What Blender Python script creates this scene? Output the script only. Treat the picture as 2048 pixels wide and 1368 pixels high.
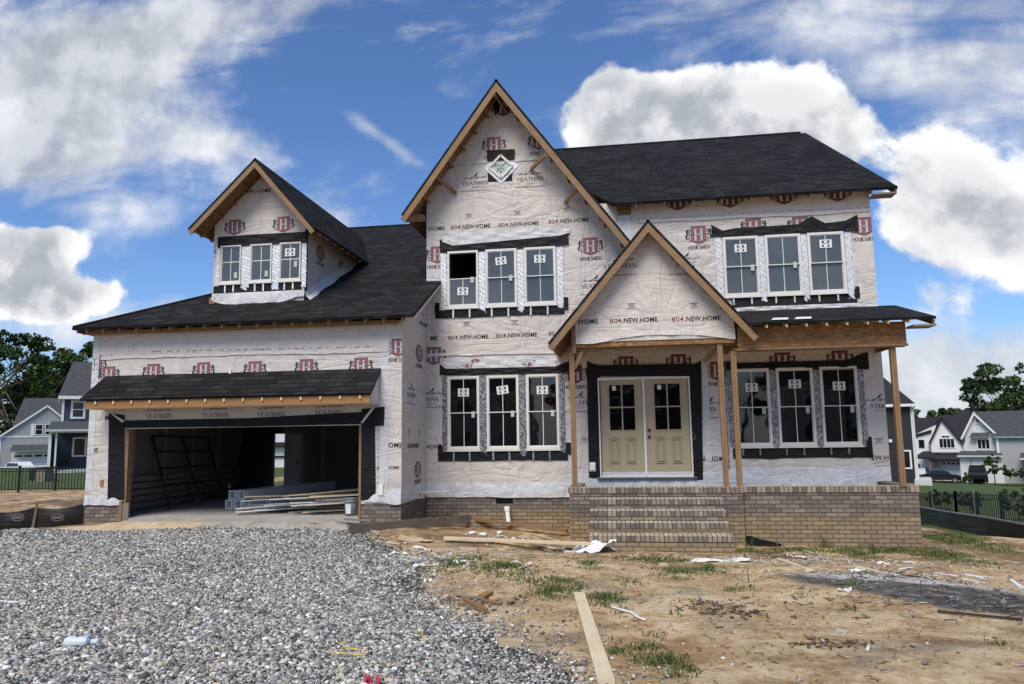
import bpy, math, random
import numpy as np
from mathutils import Vector, Matrix
random.seed(7); rng = np.random.default_rng(7)
S = bpy.context.scene
for o in list(bpy.data.objects): bpy.data.objects.remove(o)
COL = S.collection
rad = math.radians

# ---------------------------------------------------------------- camera
CY, CP, CR = rad(-8.4135), rad(7.205), rad(-0.8265)
FOC, EYE = 1470.1, Vector((0, -16.194, 1.75))
fw = Vector((math.sin(CY)*math.cos(CP), math.cos(CY)*math.cos(CP), math.sin(CP)))
r0 = Vector((math.cos(CY), -math.sin(CY), 0)); u0 = r0.cross(fw)
RT = r0*math.cos(CR)+u0*math.sin(CR); UP = -r0*math.sin(CR)+u0*math.cos(CR)
cam = bpy.data.cameras.new('camera'); camo = bpy.data.objects.new('camera', cam); COL.objects.link(camo)
cam.sensor_width = 36; cam.lens = FOC/2048*36; cam.clip_end = 3000; cam.clip_start = .05
mw = Matrix((RT, UP, -fw)).transposed().to_4x4(); mw.translation = EYE
camo.matrix_world = mw
S.camera = camo
def ray(px, py): return fw+RT*((px-1024)/FOC)-UP*((py-684)/FOC)
def hit(px, py, ax, v):
    d = ray(px, py); a = 'XYZ'.index(ax); return EYE+d*((v-EYE[a])/d[a])
def at(px, py, depth): return EYE+ray(px, py)*depth

# ---------------------------------------------------------------- light, sky, exposure
S.view_settings.view_transform = 'Standard'; S.view_settings.look = 'None'
S.view_settings.exposure = 0.36; S.view_settings.gamma = 1
S.render.engine = 'CYCLES'
SUN_DIR = Vector((-0.14, -0.62, 0.85)).normalized()
sl = bpy.data.lights.new('sun', 'SUN'); sl.energy = 2.9; sl.angle = rad(32); sl.color = (1, .93, .80)
so = bpy.data.objects.new('sun', sl); COL.objects.link(so)
so.rotation_euler = SUN_DIR.to_track_quat('Z', 'Y').to_euler()

class Ctx:                                             # small node-graph writer
    def __init__(s, nt): s.nt = nt
    def n(s, t, **k):
        x = s.nt.nodes.new(t)
        for a, b in k.items(): setattr(x, a, b)
        return x
    def put(s, sock, v):
        if v is None: return
        if isinstance(v, bpy.types.NodeSocket): s.nt.links.new(v, sock)
        elif isinstance(v, (tuple, list)) and sock.type == 'RGBA' and len(v) == 3: sock.default_value = (*v, 1)
        else: sock.default_value = v
    def math(s, op, a, b=None, c=None, clamp=False):
        x = s.n('ShaderNodeMath', operation=op, use_clamp=clamp); s.put(x.inputs[0], a); s.put(x.inputs[1], b); s.put(x.inputs[2], c); return x.outputs[0]
    def mix(s, f, a, b, bt='MIX'):
        x = s.n('ShaderNodeMix', data_type='RGBA', blend_type=bt); s.put(x.inputs[0], f); s.put(x.inputs[6], a); s.put(x.inputs[7], b); return x.outputs[2]
    def mr(s, v, a, b, c=0., d=1., smooth=False):
        x = s.n('ShaderNodeMapRange', interpolation_type='SMOOTHSTEP' if smooth else 'LINEAR')
        for i, q in enumerate((v, a, b, c, d)): s.put(x.inputs[i], q)
        return x.outputs[0]
    def tc(s, k='Object'): return s.n('ShaderNodeTexCoord').outputs[k]
    def uv(s): return s.n('ShaderNodeUVMap').outputs[0]
    def mapg(s, v, sc=(1, 1, 1), loc=(0, 0, 0), rot=(0, 0, 0)):
        x = s.n('ShaderNodeMapping'); s.put(x.inputs[0], v); x.inputs[1].default_value = loc; x.inputs[2].default_value = rot; x.inputs[3].default_value = sc; return x.outputs[0]
    def noise(s, v, sc=5, det=4, ro=.55, dist=0, col=False):
        x = s.n('ShaderNodeTexNoise'); s.put(x.inputs['Vector'], v); s.put(x.inputs['Scale'], sc); x.inputs['Detail'].default_value = det; x.inputs['Roughness'].default_value = ro; x.inputs['Distortion'].default_value = dist
        return x.outputs[1 if col else 0]
    def voro(s, v, sc=5, feat='F1', out=0, rnd=1):
        x = s.n('ShaderNodeTexVoronoi', feature=feat); s.put(x.inputs['Vector'], v); x.inputs['Scale'].default_value = sc; x.inputs['Randomness'].default_value = rnd; return x.outputs[out]
    def ramp(s, f, st, interp='LINEAR'):
        x = s.n('ShaderNodeValToRGB'); s.put(x.inputs[0], f); cr = x.color_ramp; cr.interpolation = interp
        while len(cr.elements) < len(st): cr.elements.new(.5)
        for e, (p, c) in zip(cr.elements, st): e.position = p; e.color = (*c, 1) if len(c) == 3 else c
        return x.outputs[0]
    def xyz(s, v): x = s.n('ShaderNodeSeparateXYZ'); s.put(x.inputs[0], v); return x.outputs
    def comb(s, a=0, b=0, c=0): x = s.n('ShaderNodeCombineXYZ'); s.put(x.inputs[0], a); s.put(x.inputs[1], b); s.put(x.inputs[2], c); return x.outputs[0]
    def bump(s, h, st=.5, d=.02, nrm=None):
        x = s.n('ShaderNodeBump'); s.put(x.inputs['Height'], h); x.inputs['Strength'].default_value = st; x.inputs['Distance'].default_value = d; s.put(x.inputs['Normal'], nrm); return x.outputs[0]
    def attr(s, nme, out='Color'): x = s.n('ShaderNodeAttribute', attribute_name=nme); return x.outputs[out]

w = bpy.data.worlds.new('World'); S.world = w; w.use_nodes = True
c = Ctx(w.node_tree); w.node_tree.nodes.clear()
sky = c.n('ShaderNodeTexSky', sky_type='NISHITA'); sky.sun_disc = False
sky.sun_elevation = math.asin(SUN_DIR.z); sky.sun_rotation = math.atan2(SUN_DIR.x, SUN_DIR.y); sky.air_density = 1.0; sky.dust_density = .4; sky.ozone_density = 3
D = c.tc('Generated'); dx, dy, dz = c.xyz(D)
# clouds live on the dome: coordinates are direction ratios about the +Y heading
ady = c.math('MAXIMUM', c.math('ABSOLUTE', dy), .12)
cu = c.math('DIVIDE', dx, ady); cv = c.math('DIVIDE', dz, ady)
P2 = c.comb(cu, cv, c.math('MULTIPLY', dy, .0))
nA = c.noise(P2, 4.2, 10, .57, .1); nB = c.noise(c.mapg(P2, (1, 1, 1), (.012, -.045, 0)), 4.2, 10, .57, .1)
nW = c.noise(P2, 1.7, 3, .5, .3, col=True)
nwx, nwy, _ = c.xyz(nW)
ux = c.math('ADD', cu, c.math('MULTIPLY_ADD', nwx, .13, -.065)); vy = c.math('ADD', cv, c.math('MULTIPLY_ADD', nwy, .13, -.065))
def blob(px, py, rx, ry, rot=0, amp=1, uu=None, vv=None):
    d = ray(px, py); a, b = d.x/d.y, d.z/d.y
    rx, ry = rx/FOC, ry/FOC; cr, sr = math.cos(rad(rot)), math.sin(rad(rot))
    x = c.math('SUBTRACT', ux if uu is None else uu, a); y = c.math('SUBTRACT', vy if vv is None else vv, b)
    p = c.math('MULTIPLY_ADD', x, cr/rx, c.math('MULTIPLY', y, sr/rx)); q = c.math('MULTIPLY_ADD', x, -sr/ry, c.math('MULTIPLY', y, cr/ry))
    r = c.math('ADD', c.math('MULTIPLY', p, p), c.math('MULTIPLY', q, q))
    return c.math('MULTIPLY', c.math('EXPONENT', c.math('MULTIPLY', r, -.8)), amp)
def total(bl):
    t = None
    for b in bl:
        z = blob(*b); t = z if t is None else c.math('ADD', t, z)
    return t
soft = total([(120, 150, 340, 210, -25, .85), (330, 60, 380, 75, 5, .85), (600, 25, 110, 40, 30, .55), (340, 215, 210, 75, -38, .5), (60, 300, 210, 110, -10, .7),
  (420, 292, 70, 18, 0, .5), (775, 300, 110, 17, -36, .62), (880, 430, 190, 70, -10, .42), (1010, 95, 200, 45, 40, .32), (620, 560, 330, 60, 5, .42),
  (1850, 60, 480, 110, 8, .6), (1980, 180, 260, 90, 15, .42), (1500, 20, 260, 50, 0, .5), (1950, 690, 240, 90, 0, .7), (1900, 800, 420, 60, 0, .8), (100, 640, 260, 60, 0, .6), (700, 820, 900, 60, 0, .9)])
cum = total([(1290, 250, 170, 90, 0, .9), (1465, 225, 180, 90, 5, 1.0), (1620, 205, 65, 65, 0, .5), (1210, 170, 45, 60, 0, .45), (1560, 285, 250, 60, 0, .8),
  (1900, 350, 100, 55, 0, .9), (1830, 430, 130, 80, 10, .5), (1990, 460, 170, 80, 0, .85), (1900, 600, 240, 60, 0, .55), (60, 470, 110, 60, 0, .8), (40, 560, 130, 75, 0, .9),
  (130, 480, 80, 50, 0, .4), (150, 590, 160, 45, 0, .8), (0, 400, 60, 80, 0, .5)])
hor = c.math('MULTIPLY', c.mr(cv, .25, -.02, 0, 1, True), .35)
wis = c.noise(c.mapg(P2, (1, 2.6, 1), (0, 0, 0), (0, 0, rad(28))), 3.2, 7, .62, .6)
sd = c.math('ADD', c.math('ADD', soft, hor), c.math('MULTIPLY_ADD', nA, 2.2, -1.15)); sd = c.math('ADD', sd, c.math('MULTIPLY_ADD', wis, 2.0, -1.05))
sa = c.math('MULTIPLY', c.mr(sd, .0, 1.0, 0, 1, True), .95)
cd = c.math('ADD', cum, c.math('MULTIPLY_ADD', nA, 2.3, -1.2)); ca = c.mr(cd, .40, .58, 0, 1, True)
lit = c.mr(c.math('SUBTRACT', nA, nB), -.075, .075, 0, 1, True)
edge = c.mr(cd, .42, 1.15, 1, 0, True)
cl = c.math('ADD', c.math('MULTIPLY', lit, .62), c.math('MULTIPLY', edge, .42), None, True)
ccol = c.mix(cl, (3.4, 3.65, 4.1), (8.5, 8.5, 8.5))
scol = c.mix(c.math('ADD', c.math('MULTIPLY', c.mr(c.math('ADD', nB, c.math('MULTIPLY', soft, -.10)), .28, .58, 0, 1, True), .55), c.math('MULTIPLY', lit, .5), None, True), (3.3, 3.6, 4.1), (7.6, 7.7, 8.0))
skyc = c.mix(1.0, sky.outputs[0], (.71, .89, 1.15), 'MULTIPLY')
allc = c.mix(ca, c.mix(sa, skyc, scol), ccol)
below = c.mr(dz, -.01, -.05, 0, 1)
allc = c.mix(below, allc, (1.2, 1.2, 1.1))
bg = c.n('ShaderNodeBackground'); c.put(bg.inputs[0], allc); bg.inputs[1].default_value = .1
wo = c.n('ShaderNodeOutputWorld'); w.node_tree.links.new(bg.outputs[0], wo.inputs[0])
w.cycles.sampling_method = 'MANUAL'; w.cycles.sample_map_resolution = 1024

# ---------------------------------------------------------------- materials
MT = {}
def mat(name, col=(.5, .5, .5), rough=.7, metal=0, spec=.5, f=None):
    m = bpy.data.materials.new(name); m.use_nodes = True; nt = m.node_tree
    b = nt.nodes['Principled BSDF']; k = Ctx(nt)
    k.put(b.inputs['Base Color'], col); b.inputs['Roughness'].default_value = rough; b.inputs['Metallic'].default_value = metal
    b.inputs['Specular IOR Level'].default_value = spec
    if f: f(k, b)
    MT[name] = m; return m
def base(k, b, v): k.put(b.inputs['Base Color'], v)
def nrm(k, b, v): k.put(b.inputs['Normal'], v)

def f_wrap(a, bcol):
    def f(k, b):
        v = k.uv()
        n1 = k.noise(v, 1.3, 3, .5, 1.2); fine = k.noise(k.mapg(v, (1, 2.2, 1), rot=(0, 0, .5)), 9, 6, .6, 1.0)
        crease = k.math('ABSOLUTE', k.math('SUBTRACT', k.noise(k.mapg(v, (1.5, .5, 1), rot=(0, 0, .9)), 1.5, 2, .45, 1.2), .5))
        crease2 = k.math('ABSOLUTE', k.math('SUBTRACT', k.noise(k.mapg(v, (.6, 2.2, 1), rot=(0, 0, -.2)), 1.15, 3, .5, .9), .5))
        h = k.math('ADD', k.math('MULTIPLY', k.math('MINIMUM', crease, .08), 6), k.math('MULTIPLY', k.math('MINIMUM', crease2, .07), 5))
        h = k.math('ADD', h, k.math('ADD', k.math('MULTIPLY', fine, .03), k.math('MULTIPLY', n1, 2)))
        nrm(k, b, k.bump(h, .6, .035))
        w_ = k.math('SINE', k.math('MULTIPLY', k.xyz(v)[0], 420))
        p = k.mix(k.mr(k.noise(v, 5, 3), .3, .7), a, bcol)
        p = k.mix(k.mr(k.noise(v, .9, 5, .6), .35, .75, 0, .35), p, tuple(x*.82 for x in a))
        seam = k.mr(k.math('ABSOLUTE', k.math('SUBTRACT', k.math('FRACT', k.math('MULTIPLY', k.xyz(v)[0], .82)), .5)), .004, .0, 0, .12)
        base(k, b, k.mix(seam, p, (.33, .3, .3)))
        t = k.n('ShaderNodeBsdfTranslucent')
    return f
mat('wrap', rough=.55, spec=.35, f=f_wrap((.61, .57, .53), (.565, .51, .475)))
mat('wrap_clean', rough=.5, spec=.4, f=f_wrap((.60, .60, .605), (.55, .56, .575)))
mat('print_black', (.018, .016, .018), .6); mat('print_grey', (.17, .15, .155), .6)
mat('print_red', (.17, .03, .04), .6); mat('print_pink', (.27, .09, .105), .6)
def f_mem(k, b):
    v = k.uv(); base(k, b, k.mix(k.noise(v, 2.5, 4), (.005, .005, .006), (.010, .0105, .012)))
    h = k.math('ADD', k.noise(k.mapg(v, (1.2, 4, 1), rot=(0, 0, .4)), 3, 4, .5, 1.3), k.math('MULTIPLY', k.noise(k.mapg(v, (5, 1, 1), rot=(0, 0, -.3)), 2, 3, .5, 1), .7))
    nrm(k, b, k.bump(h, .8, .03))
mat('membrane', rough=.62, spec=.25, f=f_mem)
def f_foil(c0, c1, c2):
  def f(k, b):
    v = k.uv(); n = k.noise(v, 22, 4, .6, .8)
    base(k, b, k.ramp(n, [(.34, c0), (.47, c1), (.6, c2)]))
    nrm(k, b, k.bump(k.math('ADD', k.voro(v, 26), k.noise(v, 14, 3)), .35, .008))
  return f
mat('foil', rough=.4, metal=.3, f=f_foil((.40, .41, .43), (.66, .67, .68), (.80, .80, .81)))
mat('foil_dark', rough=.4, metal=.5, f=f_foil((.06, .062, .065), (.15, .155, .16), (.42, .43, .44)))  # darker copy of the foil, for tape at ground floor level
def f_wood(a, d, sc=1.):
    def f(k, b):
        v = k.uv(); g = k.noise(k.mapg(v, (2.2*sc, 38*sc, 1)), 1, 5, .6, 1.2); kn = k.voro(k.mapg(v, (1.6, 7, 1)), 1.6)
        cc = k.mix(k.mr(g, .3, .75), d, a); cc = k.mix(k.mr(kn, .13, .05, 0, .8), cc, tuple(x*.35 for x in d))
        cc = k.mix(k.mr(k.noise(v, 2.2, 3), .4, .7, 0, .35), cc, tuple(x*.6 for x in d)); base(k, b, cc)
        nrm(k, b, k.bump(g, .25, .004))
    return f
mat('lumber', rough=.7, f=f_wood((.32, .195, .10), (.19, .108, .05)))
mat('lumber_pale', rough=.7, f=f_wood((.76, .65, .45), (.64, .52, .33)))
mat('lumber_grey', rough=.8, f=f_wood((.28, .235, .19), (.17, .135, .10)))
mat('lumber_orange', rough=.65, f=f_wood((.42, .22, .075), (.27, .125, .038)))
mat('charred', rough=.85, f=f_wood((.05, .045, .04), (.02, .018, .016)))
def f_osb(k, b):
    v = k.uv(); a = k.voro(k.mapg(v, (9, 30, 1), rot=(0, 0, .3)), 1, out=1); z = k.noise(v, 1.5, 3)
    g = k.n('ShaderNodeRGBToBW'); k.put(g.inputs[0], a)
    cc = k.ramp(g.outputs[0], [(.1, (.15, .07, .022)), (.5, (.25, .125, .042)), (.9, (.38, .215, .085))]); base(k, b, k.mix(k.mr(z, .3, .7, 0, .5), cc, (.17, .085, .03)))
mat('osb', rough=.7, f=f_osb)
def f_shingle(k, b):
    v = k.uv(); br = k.n('ShaderNodeTexBrick', offset=.43, offset_frequency=2)
    vv = k.mix(.01, v, k.noise(v, 3, 2, col=True)); k.put(br.inputs['Vector'], vv)
    for nme, q in (('Color1', (.0, .0, .0)), ('Color2', (1, 1, 1)), ('Mortar', (.0, .0, .0))): k.put(br.inputs[nme], q)
    for nme, q in (('Scale', 1), ('Mortar Size', .0075), ('Brick Width', .31), ('Row Height', .143), ('Bias', 0)): br.inputs[nme].default_value = q
    gran = k.noise(v, 30, 5, .8); patch = k.noise(k.mapg(v, (3.3, 7, 1)), 1, 3, .7)
    t = k.math('ADD', k.math('MULTIPLY', br.outputs[0], .45), k.math('MULTIPLY', patch, .55))
    cc = k.ramp(t, [(.25, (.005, .005, .0052)), (.42, (.010, .010, .0105)), (.55, (.017, .017, .018)), (.75, (.034, .034, .036))])
    cc = k.mix(k.mr(gran, .35, .7, 0, .35), cc, (.05, .05, .052)); cc = k.mix(k.mr(k.noise(v, .5, 4), .4, .7, 0, .22), cc, (.04, .038, .036))
    row = k.math('FRACT', k.math('DIVIDE', k.xyz(v)[1], .143))
    cc = k.mix(k.mr(row, .0, .22, .9, 0), cc, (.006, .006, .007)); base(k, b, cc)  # dark band along each course paints its lap shadow into the colour
    h = k.math('ADD', k.math('MULTIPLY', k.math('SUBTRACT', 1, row), 1.0), k.math('ADD', k.math('MULTIPLY', br.outputs[0], .5), k.math('MULTIPLY', gran, .25)))
    nrm(k, b, k.bump(h, .7, .012))
mat('shingle', rough=.95, spec=.08, f=f_shingle)
def f_brick(bw, rh, mud=True, pal=None, off=.5):
    pal = pal or ((.145, .116, .098), (.235, .19, .163))
    def f(k, b):
        v = k.uv(); br = k.n('ShaderNodeTexBrick', offset=off)
        k.put(br.inputs['Vector'], k.mix(.004, v, k.noise(v, 9, 2, col=True)))
        k.put(br.inputs['Color1'], (0, 0, 0)); k.put(br.inputs['Color2'], (1, 1, 1)); k.put(br.inputs['Mortar'], (0, 0, 0))
        for nme, q in (('Scale', 1), ('Mortar Size', .0075), ('Mortar Smooth', .25), ('Brick Width', bw), ('Row Height', rh)): br.inputs[nme].default_value = q
        t = br.outputs[0]; fac = br.outputs[1]; n = k.noise(v, 26, 5, .65); n2 = k.noise(v, 1.1, 4)
        cc = k.ramp(t, [(0, pal[0]), (.35, tuple((x+y)/2*.93 for x, y in zip(*pal))), (.7, pal[1]), (1, tuple(x*1.3 for x in pal[1]))])
        cc = k.mix(k.mr(n, .3, .75, 0, .55), cc, tuple(x*.6 for x in pal[0]))
        cc = k.mix(fac, cc, (.055, .047, .04))
        if mud:
            z = k.xyz(k.tc('Object')); hz = k.math('ADD', z[2], k.math('MULTIPLY_ADD', k.noise(v, 1.4, 6, .65), .5, -.25))
            top = k.mr(z[0], -2, 2, .05, .20)
            mf = k.mr(k.math('SUBTRACT', hz, top), .07, -.10, 0, .62)
            cc = k.mix(mf, cc, k.mix(fac, k.mix(t, (.29, .205, .10), (.37, .275, .14)), (.085, .062, .034)))
        base(k, b, cc); nrm(k, b, k.bump(k.math('ADD', k.math('MULTIPLY', fac, -1), k.math('MULTIPLY', n, .3)), .7, .008))
    return f
mat('brick', rough=.85, f=f_brick(.222, .0775))
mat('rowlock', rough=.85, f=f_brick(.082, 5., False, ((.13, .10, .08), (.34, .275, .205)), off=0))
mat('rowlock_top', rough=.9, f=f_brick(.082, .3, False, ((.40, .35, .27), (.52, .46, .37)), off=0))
def f_conc(a, d):
    def f(k, b):
        v = k.tc('Object'); n = k.noise(v, 3, 7, .65); base(k, b, k.mix(k.mr(n, .3, .7), a, d)); nrm(k, b, k.bump(k.noise(v, 40, 4), .3, .01))
    return f
mat('concrete', rough=.85, f=f_conc((.30, .29, .27), (.42, .405, .375)))
mat('road', rough=.9, f=f_conc((.42, .41, .39), (.5, .49, .47)))
mat('asphalt', rough=.9, f=f_conc((.05, .05, .052), (.075, .075, .078)))
mat('vinyl', (.70, .685, .635), .4); mat('white_paint', (.74, .74, .72), .5); mat('white_plastic', (.78, .78, .76), .35)
mat('paper', (.72, .74, .73), .6); mat('green_tag', (.42, .52, .47), .6)
def f_glass(tint, dust):
    def f(k, b):
        nt = k.nt; out = nt.nodes['Material Output']
        tr = k.n('ShaderNodeBsdfTransparent'); tr.inputs[0].default_value = (*tint, 1)
        gl = k.n('ShaderNodeBsdfGlossy'); gl.inputs['Roughness'].default_value = .02
        lw = k.n('ShaderNodeFresnel'); lw.inputs[0].default_value = 1.5
        df = k.n('ShaderNodeBsdfDiffuse'); k.put(df.inputs[0], (.42, .45, .42))
        m0 = k.n('ShaderNodeMixShader'); k.put(m0.inputs[0], k.mr(k.noise(k.tc('Object'), .9, 3), .3, .7, dust*.7, dust*1.2)); nt.links.new(tr.outputs[0], m0.inputs[1]); nt.links.new(df.outputs[0], m0.inputs[2])
        m1 = k.n('ShaderNodeMixShader'); k.put(m1.inputs[0], k.math('MULTIPLY', lw.outputs[0], 1.7)); nt.links.new(m0.outputs[0], m1.inputs[1]); nt.links.new(gl.outputs[0], m1.inputs[2]); nt.links.new(m1.outputs[0], out.inputs[0])
        k.put(gl.inputs['Normal'], k.bump(k.noise(k.tc('Object'), 1.3, 2), .12, .03))
    return f
mat('glass_screened', f=f_glass((.4, .42, .41), .20)); mat('glass_clear', f=f_glass((.5, .5, .48), .006))
mat('door_cream', rough=.5, f=f_conc((.41, .335, .205), (.44, .365, .23)))
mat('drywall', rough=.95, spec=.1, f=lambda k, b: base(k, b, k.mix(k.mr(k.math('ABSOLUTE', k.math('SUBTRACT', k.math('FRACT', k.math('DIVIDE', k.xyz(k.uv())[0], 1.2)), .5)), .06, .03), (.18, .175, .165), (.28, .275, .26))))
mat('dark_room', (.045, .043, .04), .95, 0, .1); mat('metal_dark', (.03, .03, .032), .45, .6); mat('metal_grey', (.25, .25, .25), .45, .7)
mat('knob', (.05, .035, .025), .35, .7); mat('fence_black', (.012, .012, .013), .45)
mat('siding_grey', rough=.6); mat('siding_white', rough=.6); mat('siding_blue', rough=.6); mat('siding_charcoal', rough=.6)
def siding(name, col, row=.16):
    def f(k, b):
        z = k.xyz(k.uv())[1]; fr = k.math('FRACT', k.math('DIVIDE', z, row)); base(k, b, k.mix(k.mr(fr, .0, .12, .6, 0), col, tuple(x*.45 for x in col)))
        nrm(k, b, k.bump(k.math('SUBTRACT', 1, fr), .6, .02))
    return mat(name, rough=.6, f=f)
siding('siding_grey', (.34, .34, .34)); siding('siding_white', (.62, .62, .60)); siding('siding_blue', (.035, .05, .085)); siding('siding_charcoal', (.010, .010, .0115))
def f_far_roof(k, b):
    v = k.uv(); base(k, b, k.mix(k.mr(k.noise(v, 2.5, 5, .7), .3, .7), (.03, .031, .035), (.075, .077, .083)))
mat('far_roof', rough=.9, f=f_far_roof)
mat('far_roof_dark', rough=.9, f=lambda k, b: base(k, b, k.mix(k.mr(k.noise(k.uv(), 2.5, 5, .7), .3, .7), (.009, .0095, .011), (.022, .023, .026))))
mat('car_black', (.012, .014, .018), .25, .3); mat('car_white', (.7, .7, .7), .3); mat('tyre', (.015, .015, .015), .8); mat('car_glass', (.01, .012, .014), .08); mat('chrome', (.6, .6, .62), .2, 1)
mat('lamp_red', (.35, .02, .02), .3)
mat('silt_fabric', rough=.5, f=lambda k, b: (base(k, b, (.008, .008, .009)), nrm(k, b, k.bump(k.noise(k.mapg(k.tc('Object'), (.5, .5, 3)), 1.6, 3, .5, .5), .6, .06))))
mat('bucket_plastic', (.20, .23, .27), .45); mat('yellow_plastic', (.62, .43, .07), .5); mat('cream_plastic', (.62, .55, .36), .5); mat('blue_plastic', (.30, .50, .72), .4); mat('red_plastic', (.55, .05, .09), .45)
def f_bottle(k, b):
    b.inputs['Transmission Weight'].default_value = .3; b.inputs['IOR'].default_value = 1.3; b.inputs['Roughness'].default_value = .15
    nrm(k, b, k.bump(k.noise(k.tc('Object'), 25, 3), .8, .01))
mat('bottle_plastic', (.80, .86, .90), f=f_bottle)
mat('cardboard', rough=.85, f=f_conc((.42, .31, .2), (.5, .38, .26)))
mat('paper_dirty', rough=.8, f=f_conc((.58, .56, .51), (.72, .71, .68)))
def f_stone(k, b):
    t = k.attr('tone'); g = k.n('ShaderNodeRGBToBW'); k.put(g.inputs[0], t)
    n = k.noise(k.tc('Object'), 45, 3); base(k, b, k.mix(k.mr(n, .35, .7, 0, .3), t, (.12, .12, .12)))
    nrm(k, b, k.bump(k.noise(k.tc('Object'), 90, 3), .5, .004))
mat('stone', rough=.95, spec=.12, f=f_stone)
def f_leaf(k, b):
    t = k.attr('tone'); base(k, b, t); b.inputs['Roughness'].default_value = .6; b.inputs['Specular IOR Level'].default_value = .2
mat('leaf', f=f_leaf)
def f_bark(k, b): base(k, b, k.mix(k.noise(k.mapg(k.tc('Object'), (6, 6, 1)), 2, 5), (.05, .04, .03), (.13, .11, .09)))
mat('bark', rough=.9, f=f_bark)
def f_ground(k, b):
    v = k.tc('Object'); z = k.attr('zone'); x = k.n('ShaderNodeSeparateColor'); k.put(x.inputs[0], z); gr, gs, ash = x.outputs
    big = k.noise(v, .35, 5, .6, .6); mid = k.noise(v, 1.7, 7, .68, .5); fine = k.noise(v, 14, 8, .75); grit = k.noise(v, 70, 4, .7)
    dirt = k.ramp(k.math('ADD', k.math('MULTIPLY', mid, .62), k.math('MULTIPLY', fine, .38)), [(.34, (.20, .12, .055)), (.42, (.38, .25, .125)), (.49, (.58, .415, .23)), (.55, (.72, .55, .335)), (.66, (.78, .66, .47))])
    dirt = k.mix(k.mr(big, .50, .64, 0, .5, True), dirt, (.42, .22, .09))
    dirt = k.mix(k.mr(k.noise(v, .9, 5, .6), .53, .66, 0, .6, True), dirt, (.25, .21, .16))
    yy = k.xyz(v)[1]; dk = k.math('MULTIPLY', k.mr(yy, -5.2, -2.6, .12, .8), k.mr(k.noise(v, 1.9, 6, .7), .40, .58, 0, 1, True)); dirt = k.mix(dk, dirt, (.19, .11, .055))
    dirt = k.mix(k.mr(grit, .60, .72, 0, .6), dirt, (.10, .075, .055)); dirt = k.mix(k.mr(k.voro(v, 17), .10, .05, 0, .75), dirt, (.55, .52, .46))
    vg = k.voro(v, 34, out=1); bw = k.n('ShaderNodeRGBToBW'); k.put(bw.inputs[0], vg)
    grav = k.ramp(bw.outputs[0], [(.1, (.05, .047, .042)), (.5, (.15, .14, .125)), (.9, (.33, .31, .28))]); grav = k.mix(k.mr(k.voro(v, 34), .1, .5, 0, .6), grav, (.04, .038, .036))
    gm = k.mr(k.math('ADD', gr, k.math('MULTIPLY_ADD', mid, .9, -.45)), .42, .58, 0, 1, True)
    cc = k.mix(gm, dirt, grav)
    gras = k.mix(k.mr(fine, .3, .7), (.05, .075, .022), (.095, .125, .045)); sm = k.mr(k.math('ADD', gs, k.math('MULTIPLY_ADD', fine, 1.0, -.5)), .45, .7, 0, 1, True)
    cc = k.mix(sm, cc, gras)
    am = k.mr(k.math('ADD', ash, k.math('MULTIPLY_ADD', fine, .9, -.45)), .28, .80, 0, .92, True)
    ac = k.ramp(k.math('ADD', k.noise(k.mapg(v, (1, 1.6, 1)), 2.6, 8, .75, .9), k.math('MULTIPLY_ADD', k.attr('zone', 'Alpha'), .30, -.10)), [(.36, (.05, .05, .052)), (.47, (.14, .14, .142)), (.55, (.31, .31, .31)), (.64, (.58, .57, .55))])
    cc = k.mix(am, cc, ac)
    base(k, b, cc)
    h = k.math('ADD', k.math('MULTIPLY', mid, 1.4), k.math('ADD', k.math('MULTIPLY', fine, .8), k.math('MULTIPLY', grit, .3)))
    h = k.math('ADD', h, k.math('MULTIPLY', k.math('MULTIPLY', k.math('SUBTRACT', 1, k.voro(v, 34)), gm), .9))
    nrm(k, b, k.bump(h, .9, .05))
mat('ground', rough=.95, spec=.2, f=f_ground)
mat('sand', rough=.95, f=f_conc((.36, .26, .15), (.60, .47, .31)))
mat('rubble', rough=.95, f=f_conc((.24, .21, .175), (.42, .38, .32)))
mat('grass', rough=.6, f=f_leaf); 
mat('foundation', (.55, .55, .53), .8); mat('soil_dark', rough=.95, f=f_conc((.10, .065, .04), (.22, .15, .095)))

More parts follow.
